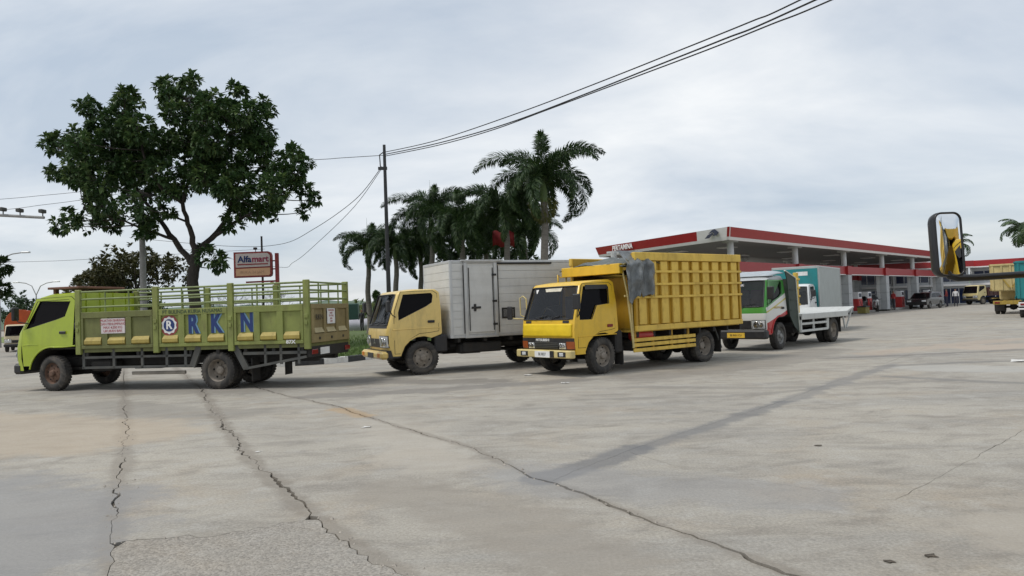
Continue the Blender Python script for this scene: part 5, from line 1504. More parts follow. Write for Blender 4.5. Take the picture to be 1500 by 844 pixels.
# pump islands with dispensers
M_DISPR = mat('dispenser_red', (.42, .03, .03), .4); M_DISPW = mat('dispenser_white', (.62, .62, .63), .4)
for i in (3, 4, 5):
    p = rowA[i] - dR * 4.6 + inn * .3
    isl = MB(); isl.box(-2.2, 2.2, -.55, .55, 0, .16, .02); o = isl.build('pump_island', mat('island_concrete', (.36, .35, .33), .8)); o.location = (p.x, p.y, 0.002); o.rotation_euler = (0, 0, angc)
    tag(o, ['', 'raised pump island at the near end of the canopy', 'raised pump island behind the flatbed deck', 'raised pump island between the two middle columns', 'raised pump island beside the dark parked car', 'raised pump island at the far end of the canopy'][i], 'island', 'pump islands')
    for s in ((-1, 1) if i == 3 else (1,)):
        r = empty('fuel_dispenser', (p.x + dR.x * s * 1.2, p.y + dR.y * s * 1.2, .162), angc)
        tag(r, 'red and white fuel dispenser, %s of the %s pump island' % ('near one' if s < 0 else 'far one', ['', 'nearest', 'second', 'third', 'fourth', 'farthest'][i]), 'dispenser', 'fuel dispensers')
        q = MB(); q.box(-.45, .45, -.28, .28, 0, .95, .03); q.build('cabinet', M_DISPR, r)
        q = MB(); q.box(-.42, .42, -.25, .25, .951, 1.5, .03); q.build('head', M_DISPW, r)
        q = MB(); q.box(-.3, .3, -.258, .258, 1.1, 1.38); q.build('display', M_NAVY, r)
        for t in (-.36, .36):
            q = MB(); q.tube([(t, -.3, .9), (t, -.42, .5), (t, -.38, .25), (t, -.3, .4)], .02, 6); q.build('hose', M_BLACK, r)

# office behind the pumps
def office(name, label, a, b_, depth, h, bays, fas=True):
    a = Vector(a); b_ = Vector(b_); ln = (b_ - a).length; ang = math.atan2((b_ - a).y, (b_ - a).x)
    r = empty(name, (a.x, a.y, 0), ang); tag(r, label, 'building')
    q = MB(); q.box(0, ln, .0, depth, 0, h, .0); wl = q.build('wall', mat('office_white', (.50, .52, .53), .7, var=.05, grime=.1), r)
    n = bays; w = ln / n
    for i in range(n):
        x0, x1 = i * w + .25, (i + 1) * w - .25
        for nm, z0, z1 in (('window', 2.5, 3.55), ('shopfront', .1, 1.75)):
            q = MB(); q.box(x0, x1, -.03, .02, z0, z1); wn = q.build(nm, M_NAVY, wl)
            for t in (0, .25, .5, .75, 1):
                x = x0 + (x1 - x0) * t; q = MB(); q.box(x - .03, x + .03, -.06, -.031, z0, z1); q.build('mullion', M_COLW, wn)
        q = MB(); q.box(i * w - .12, i * w + .12, -.14, -.001, 0, h, .02); q.build('pilaster', M_COLW, wl)
    q = MB(); q.box(0, ln, -.5, -.002, 2.0, 2.22, .01); q.build('awning_band', M_STRIP, wl)
    if fas:
        q = MB(); q.box(-.1, ln + .1, -.9, depth, h + .002, h + .10, .01); rf = q.build('roof', M_STRIP, r)
        q = MB(); q.box(-.15, ln + .15, -1.0, -.8, h + .102, h + .75, .01); q.build('roof_fascia', M_RED, rf)
        q = MB(); q.box(-.15, ln + .15, -1.02, -.8, h - .03, h + .10, .01); q.build('fascia_strip', M_STRIP, rf)
    return r
office('station_office', 'white station office with navy windows behind the pumps', (31.0, 84.0), (50.2, 81.0), 8, 3.95, 5)
office('station_shop', 'white station shop wing with red fascia at the right edge', (50.8, 81.5), (57.5, 76.0), 8, 3.95, 2)

# ------------------------------------------------------------------ small station things
def car(name, label, loc, hd, paint, h=1.5):
    r = empty(name, loc, R(hd)); tag(r, label, 'car')
    prof = [(2.1, .35), (2.15, .62), (2.0, .80), (1.15, .95), (.55, h - .06), (.2, h), (-1.5, h), (-1.85, h - .1), (-2.1, .95), (-2.12, .40)]
    for wx in (-1.3, 1.3):
        pass
    bottom = [(-1.68, .35)] + [(-1.3 + .38 * math.cos(R(a)), .32 + .38 * math.sin(R(a))) for a in (170, 130, 90, 50, 10)] + [(.92, .35)] + [(1.3 + .38 * math.cos(R(a)), .32 + .38 * math.sin(R(a))) for a in (170, 130, 90, 50, 10)] + [(1.7, .35)]
    b = MB(); loop = prof + bottom
    hw2 = lambda z: .84 if z < .95 else .84 - (z - .95) * .32
    b.plate([loop], lambda x, z: (x, hw2(z), z), lambda x, z: (x, -hw2(z), z)); bd = b.build('body', paint, r, 25)
    for sg in (1, -1):
        q = MB(); q.plate([[(.95, .98), (.48, h - .12), (-.35, h - .08), (-.35, .98)]], lambda x, z: (x, sg * (hw2(z) + .004), z), lambda x, z: (x, sg * (hw2(z) - .004), z)); q.build('side_window', M_GLASS, bd)
        q = MB(); q.plate([[(-.43, .98), (-.43, h - .08), (-1.4, h - .1), (-1.75, .98)]], lambda x, z: (x, sg * (hw2(z) + .004), z), lambda x, z: (x, sg * (hw2(z) - .004), z)); q.build('side_window', M_GLASS, bd)
    q = MB(); q.add([(1.14, -.72, 1.0), (1.14, .72, 1.0), (.60, .62, h - .08), (.60, -.62, h - .08)], [(0, 1, 2, 3)]); o = q.build('windscreen', M_GLASS, bd); o.location = (.02, 0, .01)
    for s in (-1, 1):
        q = MB(); q.box(2.0, 2.16, s * .6 - .16, s * .6 + .16, .62, .76, .02); q.build('headlight', M_LAMP, bd)
        q = MB(); q.box(-2.15, -2.05, s * .66 - .1, s * .66 + .1, .75, .95, .02); q.build('tail_light', M_REDLAMP, bd)
    for x in (-1.3, 1.3):
        for y in (.76, -.76): wheel(r, x, y, True, M_RIMGREY, r=.33)
    return r
car('parked_car', 'dark car parked under the canopy between the far columns', (36.9, 66.0, 0), 222, mat('car_black', (.012, .012, .014), .25, coat=.5), 1.45)
car('parked_car', 'dark car behind the column nearest the flatbed tail', (28.7, 60.9, 0), 227, mat('car_dark_grey', (.02, .021, .024), .3, coat=.4), 1.5)
cr_ = empty('crate', (26.45, 55.7, 0), R(47)); tag(cr_, 'olive yellow crate standing by the flatbed tail', 'crate')
q = MB(); q.box(-.45, .45, -.3, .3, 0.03, .5, .02); q.build('body', mat('crate_olive', (.20, .17, .04), .7, grime=.3), cr_)
q = MB(); q.box(-.48, .48, -.33, .33, .5, .58, .015); q.build('rim', M_BLACK, cr_)
def motorbike(loc, hd, label, paint):
    r = empty('motorcycle', loc, R(hd)); tag(r, label, 'motorcycle')
    for x in (-.62, .62):
        q = MB(); q.lathe([(.20, -.04), (.27, -.05), (.30, 0), (.27, .05), (.20, .04), (.20, -.04)], 18, 'y', (x, 0, .30)); w_ = q.build('wheel', M_TYRE, r)
        q = MB(); q.lathe([(.0, -.02), (.19, -.015), (.19, .015), (.0, .02)], 12, 'y', (x, 0, .30)); q.build('rim', M_RIMGREY, w_)
    q = MB(); q.plate([[(.42, .5), (.52, .85), (.40, .95), (.22, .62), (-.1, .60), (-.2, .74), (-.75, .82), (-.8, .7), (-.45, .45), (-.2, .32), (.2, .34)]], lambda x, z: (x, .12, z), lambda x, z: (x, -.12, z)); q.build('body', paint, r, 30)
    q = MB(); q.box(-.72, -.08, -.13, .13, .76, .85, .03); q.build('seat', M_BLACK, r)
    q = MB(); q.tube([(.62, 0, .3), (.46, 0, .85), (.42, 0, 1.0)], .03, 6); q.tube([(.36, -.32, 1.05), (.42, 0, 1.0), (.36, .32, 1.05)], .018, 6); q.build('handlebar', M_BLACK, r)
    q = MB(); q.box(.48, .56, -.08, .08, .86, 1.0, .02); q.build('headlight', M_LAMP, r)
motorbike((29.4, 59.6, 0), 250, 'white and black motorcycle standing by a station column', M_WCAB)

def person(loc, hd, label, shirt, trousers, pose=0):
    r = empty('person', loc, R(hd)); tag(r, label, 'person', 'people at the station')
    J = {'pel': (0, 0, .92, .13, .10), 'wst': (0, 0, 1.08, .125, .09), 'ch': (0, 0, 1.28, .15, .10), 'nk': (0, 0, 1.46, .055, .055), 'hd': (0.01, 0, 1.56, .085, .095), 'tp': (0.01, 0, 1.66, .07, .075),
         'ls': (0, .17, 1.40, .055, .055), 'le': (.02, .22, 1.14, .045, .045), 'lh': (.12 + .1 * pose, .20, .92 + .12 * pose, .035, .03), 'rs': (0, -.17, 1.40, .055, .055), 're': (.0, -.22, 1.14, .045, .045), 'rh': (.08, -.21, .90, .035, .03),
         'lhp': (0, .09, .88, .085, .085), 'lk': (.05, .10, .48, .06, .06), 'la': (.0, .11, .08, .04, .04), 'lf': (.14, .12, .035, .035, .03),
         'rhp': (0, -.09, .88, .085, .085), 'rk': (-.02, -.10, .48, .06, .06), 'ra': (-.08, -.11, .08, .04, .04), 'rf': (.06, -.12, .035, .035, .03)}
    E_ = [('pel', 'wst'), ('wst', 'ch'), ('ch', 'nk'), ('nk', 'hd'), ('hd', 'tp'), ('ch', 'ls'), ('ls', 'le'), ('le', 'lh'), ('ch', 'rs'), ('rs', 're'), ('re', 'rh'), ('pel', 'lhp'), ('lhp', 'lk'), ('lk', 'la'), ('la', 'lf'), ('pel', 'rhp'), ('rhp', 'rk'), ('rk', 'ra'), ('ra', 'rf')]
    names = list(J); me = bpy.data.meshes.new('body')
    me.from_pydata([J[n][:3] for n in names], [(names.index(a), names.index(b_)) for a, b_ in E_], [])
    o = link('body', me, r)
    sk = o.modifiers.new('skin', 'SKIN')
    for i, n in enumerate(names):
        v = me.skin_vertices[0].data[i]; v.radius = J[n][3:5]; v.use_root = (n == 'pel')
    sb = o.modifiers.new('sub', 'SUBSURF'); sb.levels = 1; sb.render_levels = 1
    m = bpy.data.materials.new('clothes'); m.use_nodes = True; t = m.node_tree; bs = t.nodes['Principled BSDF']; bs.inputs['Roughness'].default_value = .85
    tcn = t.nodes.new('ShaderNodeTexCoord'); sp = t.nodes.new('ShaderNodeSeparateXYZ'); t.links.new(tcn.outputs['Object'], sp.inputs[0])
    rp = t.nodes.new('ShaderNodeValToRGB'); rp.color_ramp.interpolation = 'CONSTANT'
    mrr = t.nodes.new('ShaderNodeMath'); mrr.operation = 'DIVIDE'; mrr.inputs[1].default_value = 1.75; t.links.new(sp.outputs['Z'], mrr.inputs[0]); t.links.new(mrr.outputs[0], rp.inputs[0])
    els = rp.color_ramp.elements
    els[0].position = 0; els[0].color = (.02, .02, .02, 1); els[1].position = .045; els[1].color = tuple(trousers) + (1,)
    for ps, c_ in ((.56, shirt), (.835, (.25, .14, .09)), (.92, (.015, .012, .01))):
        e = els.new(ps); e.color = tuple(c_) + (1,)
    t.links.new(rp.outputs[0], bs.inputs['Base Color'])
    me.materials.append(m)
person((33.2, 64.3, 0), 200, 'attendant in a red shirt beside the pumps at the middle column', (.35, .04, .04), (.05, .05, .06), 1)
person((41.2, 68.6, 0), 240, 'person in a white shirt standing right of the dark car', (.6, .6, .6), (.03, .03, .04), 0)
person((40.6, 69.0, 0), 150, 'person in a dark red shirt near the dark car', (.2, .03, .03), (.03, .03, .05), 1)

# ------------------------------------------------------------------ trees
def leaf_mat(name, c0, c1, c2):
    m = bpy.data.materials.new(name); m.use_nodes = True
    t = m.node_tree; b = t.nodes['Principled BSDF']
    b.inputs['Roughness'].default_value = .5
    b.inputs['Specular IOR Level'].default_value = .35
    a = t.nodes.new('ShaderNodeAttribute'); a.attribute_name = 'tint'
    rp = t.nodes.new('ShaderNodeValToRGB')
    rp.color_ramp.elements[0].color = c0 + (1,); rp.color_ramp.elements[1].color = c2 + (1,)
    e = rp.color_ramp.elements.new(.6); e.color = c1 + (1,)
    t.links.new(a.outputs['Fac'], rp.inputs[0]); t.links.new(rp.outputs[0], b.inputs['Base Color'])
    tr = t.nodes.new('ShaderNodeBsdfTranslucent'); t.links.new(rp.outputs[0], tr.inputs[0])
    mxs = t.nodes.new('ShaderNodeMixShader'); mxs.inputs[0].default_value = .18
    t.links.new(b.outputs[0], mxs.inputs[1]); t.links.new(tr.outputs[0], mxs.inputs[2])
    t.links.new(mxs.outputs[0], t.nodes['Material Output'].inputs[0])
    MATS[name] = m
    return m
class Leaves:
    def __init__(s): s.v = []; s.f = []; s.t = []
    def leaf(s, p, d, up, ln, w, tint, fold=.25):
        d = d.normalized(); sd = d.cross(up)
        if sd.length < 1e-3: sd = d.orthogonal()
        sd.normalize(); n = sd.cross(d)
        o = len(s.v)
        tip = p + d * ln - n * ln * .18; mid = p + d * ln * .55
        s.v += [p, mid + sd * w / 2 + n * w * fold, tip, mid - sd * w / 2 + n * w * fold, mid]
        s.f += [(o, o + 4, o + 1), (o + 4, o + 2, o + 1), (o, o + 3, o + 4), (o + 4, o + 3, o + 2)]
        s.t += [tint] * 5
    def build(s, name, m, parent):
        me = bpy.data.meshes.new(name); me.from_pydata([tuple(p) for p in s.v], [], s.f)
        at = me.attributes.new('tint', 'FLOAT', 'POINT'); at.data.foreach_set('value', s.t)
        me.materials.append(m)
        return link(name, me, parent)
def rdir(rng):
    while True:
        v = Vector((rng.uniform(-1, 1), rng.uniform(-1, 1), rng.uniform(-1, 1)))
        if .05 < v.length < 1: return v.normalized()
M_BARK = mat('bark', (.036, .030, .025), .9, var=.35, scale=7, bump=.7, bscale=20, stretch=(1, 1, .3))
def clump(lv, rng, c, r, n, ln, flat=.75, twigs=None):
    """a spray of rosettes: leaves point out and up from twig tips inside the clump"""
    nt_ = max(3, int(n / 11))
    for k in range(nt_):
        d = rdir(rng); rad = r * rng.uniform(.35, 1.0) ** .6
        tip = c + Vector((d.x * rad, d.y * rad, d.z * rad * flat))
        if twigs is not None and rng.random() < .35: twigs.append((c + d * rad * .15, tip))
        base = rng.uniform(.1, .75)
        for j in range(11):
            e = (rdir(rng) + d * .7 + Vector((0, 0, .15))).normalized()
            lv.leaf(tip + e * .03, e, Vector((0, 0, 1)) + rdir(rng) * .4, ln * rng.uniform(.65, 1.15), ln * rng.uniform(.42, .58), min(1, max(0, base + rng.uniform(-.2, .3))))
def limb(b, pts, r0, r1, n=7):
    m = len(pts)
    b.tube(pts, [r0 + (r1 - r0) * i / (m - 1) for i in range(m)], n)
def curve3(a, c, bend, n=5):
    a = Vector(a); c = Vector(c); mid = a.lerp(c, .5) + Vector(bend)
    return [(a * (1 - t) ** 2 + mid * 2 * t * (1 - t) + c * t * t) for t in [i / (n - 1) for i in range(n)]]

# clumps of the big shade tree: offset from the trunk in x, y, height and radius, in metres
BIG = [(-3.55, -1.53, 10.02, 0.45), (-5.14, 1.55, 10.75, 0.41), (-2.03, -1.47, 10.32, 0.54), (-3.53, 1.91, 11.19, 0.49), (-3.06, 0.03, 10.14, 0.65), (-2.60, -1.22, 9.56, 0.59), (-4.25, 0.47, 9.54, 0.75), (-4.52, 0.33, 9.16, 0.68), (-4.85, -1.08, 8.63, 0.67), (-7.15, 2.06, 9.41, 0.60), (-5.95, 1.76, 9.73, 0.52), (-3.35, -2.53, 8.39, 0.47), (-5.63, -0.01, 7.91, 0.41), (-6.62, 1.09, 7.89, 0.37), (-3.60, -1.75, 7.89, 0.85), (-4.64, 0.50, 8.54, 0.77), (-3.28, -0.28, 8.75, 0.93), (-3.31, -0.15, 8.62, 0.84), (-1.26, -1.99, 8.84, 0.93), (-3.90, 2.47, 9.62, 0.84), (-2.61, 1.86, 8.95, 0.97), (-1.77, -0.36, 8.56, 0.87), (-3.70, 1.54, 7.95, 0.97), (-2.16, -1.04, 7.44, 0.87), (-2.97, -1.97, 6.96, 0.85), (-5.41, 2.36, 7.41, 0.77), (-5.35, 1.91, 6.85, 0.62), (-2.99, -1.75, 6.01, 0.56), (-3.55, -0.19, 5.79, 0.67), (-4.49, 1.34, 5.77, 0.60), (-4.47, -1.36, 5.55, 0.54), (-5.21, -0.88, 5.40, 0.44), (-5.08, 0.63, 5.59, 0.49), (-4.33, 1.65, 5.68, 0.52), (-2.17, -0.01, 5.16, 0.57), (-2.02, -0.04, 5.75, 0.57), (-2.31, 0.63, 5.50, 0.51), (-1.29, 0.55, 11.31, 0.54), (-0.93, -0.14, 10.72, 0.49), (0.56, -1.54, 10.86, 0.44), (-1.20, 2.26, 11.81, 0.40), (-0.86, 0.58, 10.62, 0.73), (-0.12, -1.41, 9.60, 0.66), (-0.20, 1.86, 10.95, 0.73), (1.50, -1.79, 9.87, 0.66), (1.43, 0.88, 11.26, 0.34), (1.94, 0.39, 10.89, 0.31), (-1.03, 3.19, 10.46, 0.85), (1.62, -2.34, 9.10, 0.77), (1.49, -0.06, 10.01, 0.67), (1.59, -0.56, 9.98, 0.60), (2.97, -1.98, 9.35, 0.60), (1.08, 2.32, 10.57, 0.54), (2.92, -0.09, 10.30, 0.36), (3.49, -1.00, 9.73, 0.32), (3.24, -1.22, 9.08, 0.67), (2.70, 0.19, 8.99, 0.60), (2.28, -1.03, 8.83, 0.73), (1.51, 1.98, 9.61, 0.66), (-0.37, -0.14, 8.80, 0.85), (-1.17, 1.22, 8.98, 0.77), (0.36, 1.52, 9.02, 0.85), (1.36, -1.91, 8.29, 0.77), (-0.84, 1.96, 8.17, 0.85), (0.86, -1.32, 7.30, 0.77), (1.19, 0.52, 7.83, 0.85), (2.00, -0.88, 7.42, 0.77), (3.04, -1.36, 8.06, 0.73), (2.81, -0.08, 8.33, 0.66), (2.46, 2.57, 9.30, 0.36), (3.52, -1.83, 8.21, 0.32), (2.87, 1.90, 8.15, 0.60), (4.20, -2.10, 7.13, 0.54), (2.16, 2.50, 7.67, 0.70), (4.24, -2.88, 6.27, 0.63), (2.88, -2.30, 6.48, 0.70), (1.03, 1.71, 6.77, 0.63), (0.28, 2.19, 7.31, 0.60), (2.28, -2.64, 6.33, 0.54), (-0.00, -1.10, 6.89, 0.57), (-0.59, 0.20, 6.74, 0.51), (1.26, -1.98, 6.81, 0.57), (-0.53, 2.09, 7.45, 0.51), (4.83, -2.22, 7.71, 0.34), (3.58, 2.68, 8.83, 0.31), (4.30, 1.25, 7.97, 0.47), (4.57, -1.08, 7.06, 0.42), (3.92, 1.18, 7.37, 0.47), (4.13, -0.44, 6.75, 0.42), (3.20, 0.89, 6.58, 0.47), (3.91, -1.81, 5.92, 0.42), (4.89, -0.70, 6.44, 0.36), (4.78, 1.18, 6.38, 0.35), (4.83, -0.58, 5.61, 0.30), (3.28, 0.01, 5.69, 0.41), (2.40, 0.20, 5.77, 0.49), (3.21, -1.12, 5.51, 0.44), (1.78, 0.04, 6.33, 0.57), (1.59, 1.09, 6.20, 0.51), (1.25, 0.81, 5.74, 0.41), (1.77, -0.50, 5.11, 0.37), (-2.30, 1.85, 7.10, 0.47), (-0.20, -1.83, 6.20, 0.42), (-3.74, 2.76, 7.17, 0.67), (-1.01, -3.22, 5.74, 0.60), (-2.04, 1.49, 6.13, 0.28), (-0.52, -1.32, 5.66, 0.25), (1.18, -1.25, 3.77, 0.60), (0.91, 0.37, 3.50, 0.34), (-2.33, -0.37, 8.36, 0.85), (-2.52, 0.03, 8.23, 0.77), (-0.56, -1.77, 7.23, 0.78), (-2.37, 1.26, 7.50, 0.70), (-0.08, 1.37, 8.51, 0.78), (0.96, -0.56, 7.91, 0.70), (-4.16, -1.22, 7.24, 0.57), (-5.52, 0.94, 7.61, 0.51), (-0.18, 1.21, 4.28, 0.39)]
def big_tree():
    Y0 = 31.0; root = empty('shade_tree', (-13.25, Y0, .12)); tag(root, 'large broad dark green shade tree rising behind the lime green truck', 'tree')
    rng = random.Random(21)
    lv = Leaves(); tw = []
    centers = []
    for x, y, z, r in BIG: centers.append((Vector((x, y, z)), r))
    trunk = MB()
    P = lambda x, z, y=0: Vector((x, y, z))
    base = P(-0.20, 2.92); base.z = 0; base.x = 0
    main = [[base, P(-0.17, 2.92), P(-0.08, 3.55), P(-0.04, 4.07)], [P(-0.04, 4.07), P(-0.11, 4.77, -.1), P(-0.23, 5.35, -.2), P(-0.35, 6.16, -.4), P(-0.03, 7.08, -.5), P(0.31, 8.34, -.4), P(0.53, 9.60, -.2)],
            [P(-0.08, 3.55), P(-0.60, 4.09, .3), P(-1.21, 4.80, .6), P(-1.76, 5.46, .8), P(-2.37, 6.23, .9), P(-3.03, 7.30, .8), P(-3.56, 8.48, .6)],
            [P(-1.21, 4.80, .6), P(-1.95, 5.06, .3), P(-2.97, 5.56, 0), P(-4.35, 5.90, -.3)], [P(-0.04, 4.07), P(0.47, 4.75, .5), P(0.96, 5.65, 1), P(1.36, 7.03, 1.2), P(1.98, 8.28, 1.0)],
            [P(0.35, 4.58, .4), P(1.05, 4.96, .1), P(2.00, 5.44, -.3), P(2.93, 5.76, -.5), P(3.77, 6.48, -.6), P(4.43, 7.15, -.5)], [P(-0.35, 6.16, -.4), P(-0.96, 6.76, -1), P(-1.39, 7.82, -1.3), P(-1.69, 9.10, -1.2), P(-2.58, 10.18, -1)],
            [P(-0.20, 5.35, -.2), P(-0.77, 5.71, -1), P(-1.21, 6.42, -1.6)], [P(-0.03, 7.08, -.5), P(1.05, 7.96, -1.2), P(2.13, 9.20, -1.3)], [P(-0.08, 3.55), P(0.31, 3.65, -.2), P(0.61, 3.81, -.3)], [P(-3.03, 7.30, .8), P(-4.28, 7.92, .6), P(-5.29, 8.65, .4)], [P(0.53, 9.60, -.2), P(-0.36, 10.67, 0)]]
    rad = [(.27, .20), (.14, .03), (.15, .04), (.07, .025), (.14, .03), (.09, .025), (.08, .025), (.05, .02), (.06, .02), (.07, .03), (.045, .02), (.035, .02)]
    nodes = []
    for pl, (r0, r1) in zip(main, rad):
        fine = []
        for a, c_ in zip(pl[:-1], pl[1:]):
            for t in (0, .33, .66): fine.append(a.lerp(c_, t) + rdir(rng) * .03)
        fine.append(pl[-1]); limb(trunk, fine, r0, r1, 8)
        nodes += fine[3:]
    for c_, r in centers:
        cand = [q for q in nodes if q.z < c_.z + .1] or nodes
        q = min(cand, key=lambda n_: (n_ - c_).length)
        limb(trunk, curve3(q, c_, (rng.uniform(-.2, .2), rng.uniform(-.2, .2), -.15), 6), .028, .012, 5)
        clump(lv, rng, c_, r * .84, int((300 if c_.z > 6.3 else 210) * (r / .7) ** 2) + 50, .29, .85, tw)
    for a, c_ in tw: limb(trunk, [a, c_], .012, .005, 3)
    trunk.build('trunk', M_BARK, root)
    cr = lv.build('crown', leaf_mat('leaf_dark', (.020, .048, .016), (.050, .098, .030), (.125, .18, .055)), root)
    cr['kind'] = 'stuff'
big_tree()

def bush_tree(name, label, loc, h, w, ncl, lm, ln=.3, seed=1, trunk_h=.35, dens=240, group=None, lean=0, cmin=.16):
    root = empty(name, loc); tag(root, label, 'tree', group)
    rng = random.Random(seed); lv = Leaves(); tr = MB()
    top = Vector((lean, 0, h * .8))
    main = curve3((0, 0, 0), top, (rng.uniform(-.3, .3), 0, 0), 7); limb(tr, main, h * .025, h * .008, 8)
    for k in range(ncl):
        a = rng.uniform(0, 2 * PI); zf = rng.uniform(0, 1)
        rr = w / 2 * math.sin(PI * (zf * .82 + .14)) ** .8 * rng.uniform(.35, 1) ** .5
        c_ = Vector((rr * math.cos(a) + lean * zf, rr * math.sin(a), h * (trunk_h + (1 - trunk_h) * zf * .93)))
        r = w * rng.uniform(cmin, cmin * 1.7)
        q = main[min(6, max(2, int(zf * 5)))]
        limb(tr, curve3(q, c_, (0, 0, -.2), 4), h * .006, h * .003, 5)
        clump(lv, rng, c_, r * .8, dens, ln)
    tr.build('trunk', M_BARK, root)
    cr = lv.build('crown', lm, root); cr['kind'] = 'stuff'
    return root
LM_BROWN = leaf_mat('leaf_brownish', (.035, .04, .015), (.07, .072, .025), (.125, .11, .045))
LM_MID = leaf_mat('leaf_mid', (.018, .04, .012), (.04, .075, .02), (.085, .13, .04))
LM_FAR = leaf_mat('leaf_far', (.03, .055, .03), (.05, .085, .04), (.09, .13, .06))
bush_tree('roadside_tree', 'brownish green bushy tree behind the large shade tree', (-23.0, 45, .1), 5.6, 6.4, 34, LM_BROWN, .3, 5, .25, 320)
bush_tree('roadside_tree', 'dark green bushy tree left of the brownish one, above the green truck cab', (-26.3, 48, .1), 5.0, 4.2, 20, LM_MID, .3, 6, .25, 300)
far = [(-62, 92, 5.4, 7), (-55, 96, 4.8, 6.5), (-70, 88, 6.2, 7), (-49, 98, 4.4, 6)]
labs = ['distant tree right of the orange covered truck', 'distant low tree beside the lime green cab roof', 'distant tree above the orange covered truck', 'distant tree behind the lime green cab']
for i, (x, y, h, w) in enumerate(far):
    bush_tree('distant_tree', labs[i], (x, y, 0), h, w, 14, LM_FAR, .5, 30 + i, .15, 160, 'distant trees along the road')
bush_tree('edge_tree', 'dark tree at the left edge of the photo', (-24.9, 34.5, 0), 6.2, 2.4, 16, LM_MID, .28, 44, .45, 200)
for i, (x, y, h, w, lb) in enumerate([(26.5, 74, 4.0, 4.2, 'green tree behind the station pumps beside the teal box'), (33.5, 81.0, 3.2, 2.6, 'small green tree before the station office')]):
    bush_tree('station_tree', lb, (x, y, 0), h, w, 12, LM_MID, .4, 60 + i, .2, 160)

bush_tree('roadside_shrub', 'dark leafy shrub behind the middle palms', (-3.4, 48, .1), 5.6, 5.0, 24, LM_MID, .32, 91, .1, 220)
bush_tree('roadside_shrub', 'dark leafy shrub behind the palm second from the right', (0.2, 47, .1), 5.4, 4.2, 20, LM_MID, .32, 92, .1, 220)
# ------------------------------------------------------------------ palms
M_PTRUNK = mat('palm_trunk', (.16, .145, .125), .85, var=.25, scale=4, bump=.5, bscale=8, stretch=(1, 1, 4))
M_PSHAFT = mat('palm_crownshaft', (.09, .14, .04), .6, var=.2)
LM_PALM = leaf_mat('leaf_palm', (.018, .042, .014), (.042, .082, .026), (.10, .145, .05))
def frond_mesh(L_, droop, seed, nl=60, ring=4, lw=.035, ll=.42, flat=False):
    rng = random.Random(seed); lv = Leaves()
    pts = []; x = z = 0.0; a = R(62)
    n = 14
    for i in range(n + 1):
        pts.append(Vector((x, 0, z))); st = L_ / n
        x += math.cos(a) * st; z += math.sin(a) * st; a -= R(droop) / n * (1 + .6 * i / n)
    def at(t):
        f = t * n; i = min(n - 1, int(f)); return pts[i].lerp(pts[i + 1], f - i), (pts[i + 1] - pts[i]).normalized()
    # rachis: thin three-sided strip
    for i in range(n):
        p, q = pts[i], pts[i + 1]; w = .022 * (1 - i / n) + .006
        o = len(lv.v); lv.v += [p + Vector((0, w, 0)), p + Vector((0, -w, 0)), q + Vector((0, -w, 0)), q + Vector((0, w, 0)), p + Vector((0, 0, -w)), q + Vector((0, 0, -w))]
        lv.f += [(o, o + 1, o + 2, o + 3), (o + 1, o + 4, o + 5, o + 2), (o + 4, o, o + 3, o + 5)]; lv.t += [.8] * 6
    for i in range(nl):
        t = .10 + .88 * i / nl; p, d = at(t); sz = ll * (math.sin(PI * (t * .78 + .2)) ** .7)
        side = Vector((0, 1, 0)); up = side.cross(d) * -1
        for k in range(ring):
            if flat: ang = (0 if k % 2 else PI) + rng.uniform(-.35, .1) * (1 if k % 2 else -1)
            else: ang = 2 * PI * k / ring + rng.uniform(-.7, .7)
            o_ = side * math.cos(ang) + up * math.sin(ang)
            dd = (o_ + d * .75 + Vector((0, 0, -.28))).normalized()
            lv.leaf(p, dd, up + rdir(rng) * .5, sz * rng.uniform(.75, 1.1), lw * rng.uniform(.8, 1.3), rng.uniform(.05, .9), .1)
    me = bpy.data.meshes.new('frond'); me.from_pydata([tuple(p) for p in lv.v], [], lv.f)
    at_ = me.attributes.new('tint', 'FLOAT', 'POINT'); at_.data.foreach_set('value', lv.t); me.materials.append(LM_PALM)
    return me
FR = [frond_mesh(3.4, dr, 70 + i, 95, 5, .046, .50) for i, dr in enumerate((100, 135, 165))]
FRC = [frond_mesh(2.9, dr, 80 + i, 60, 2, .07, .75, True) for i, dr in enumerate((90, 130, 160))]
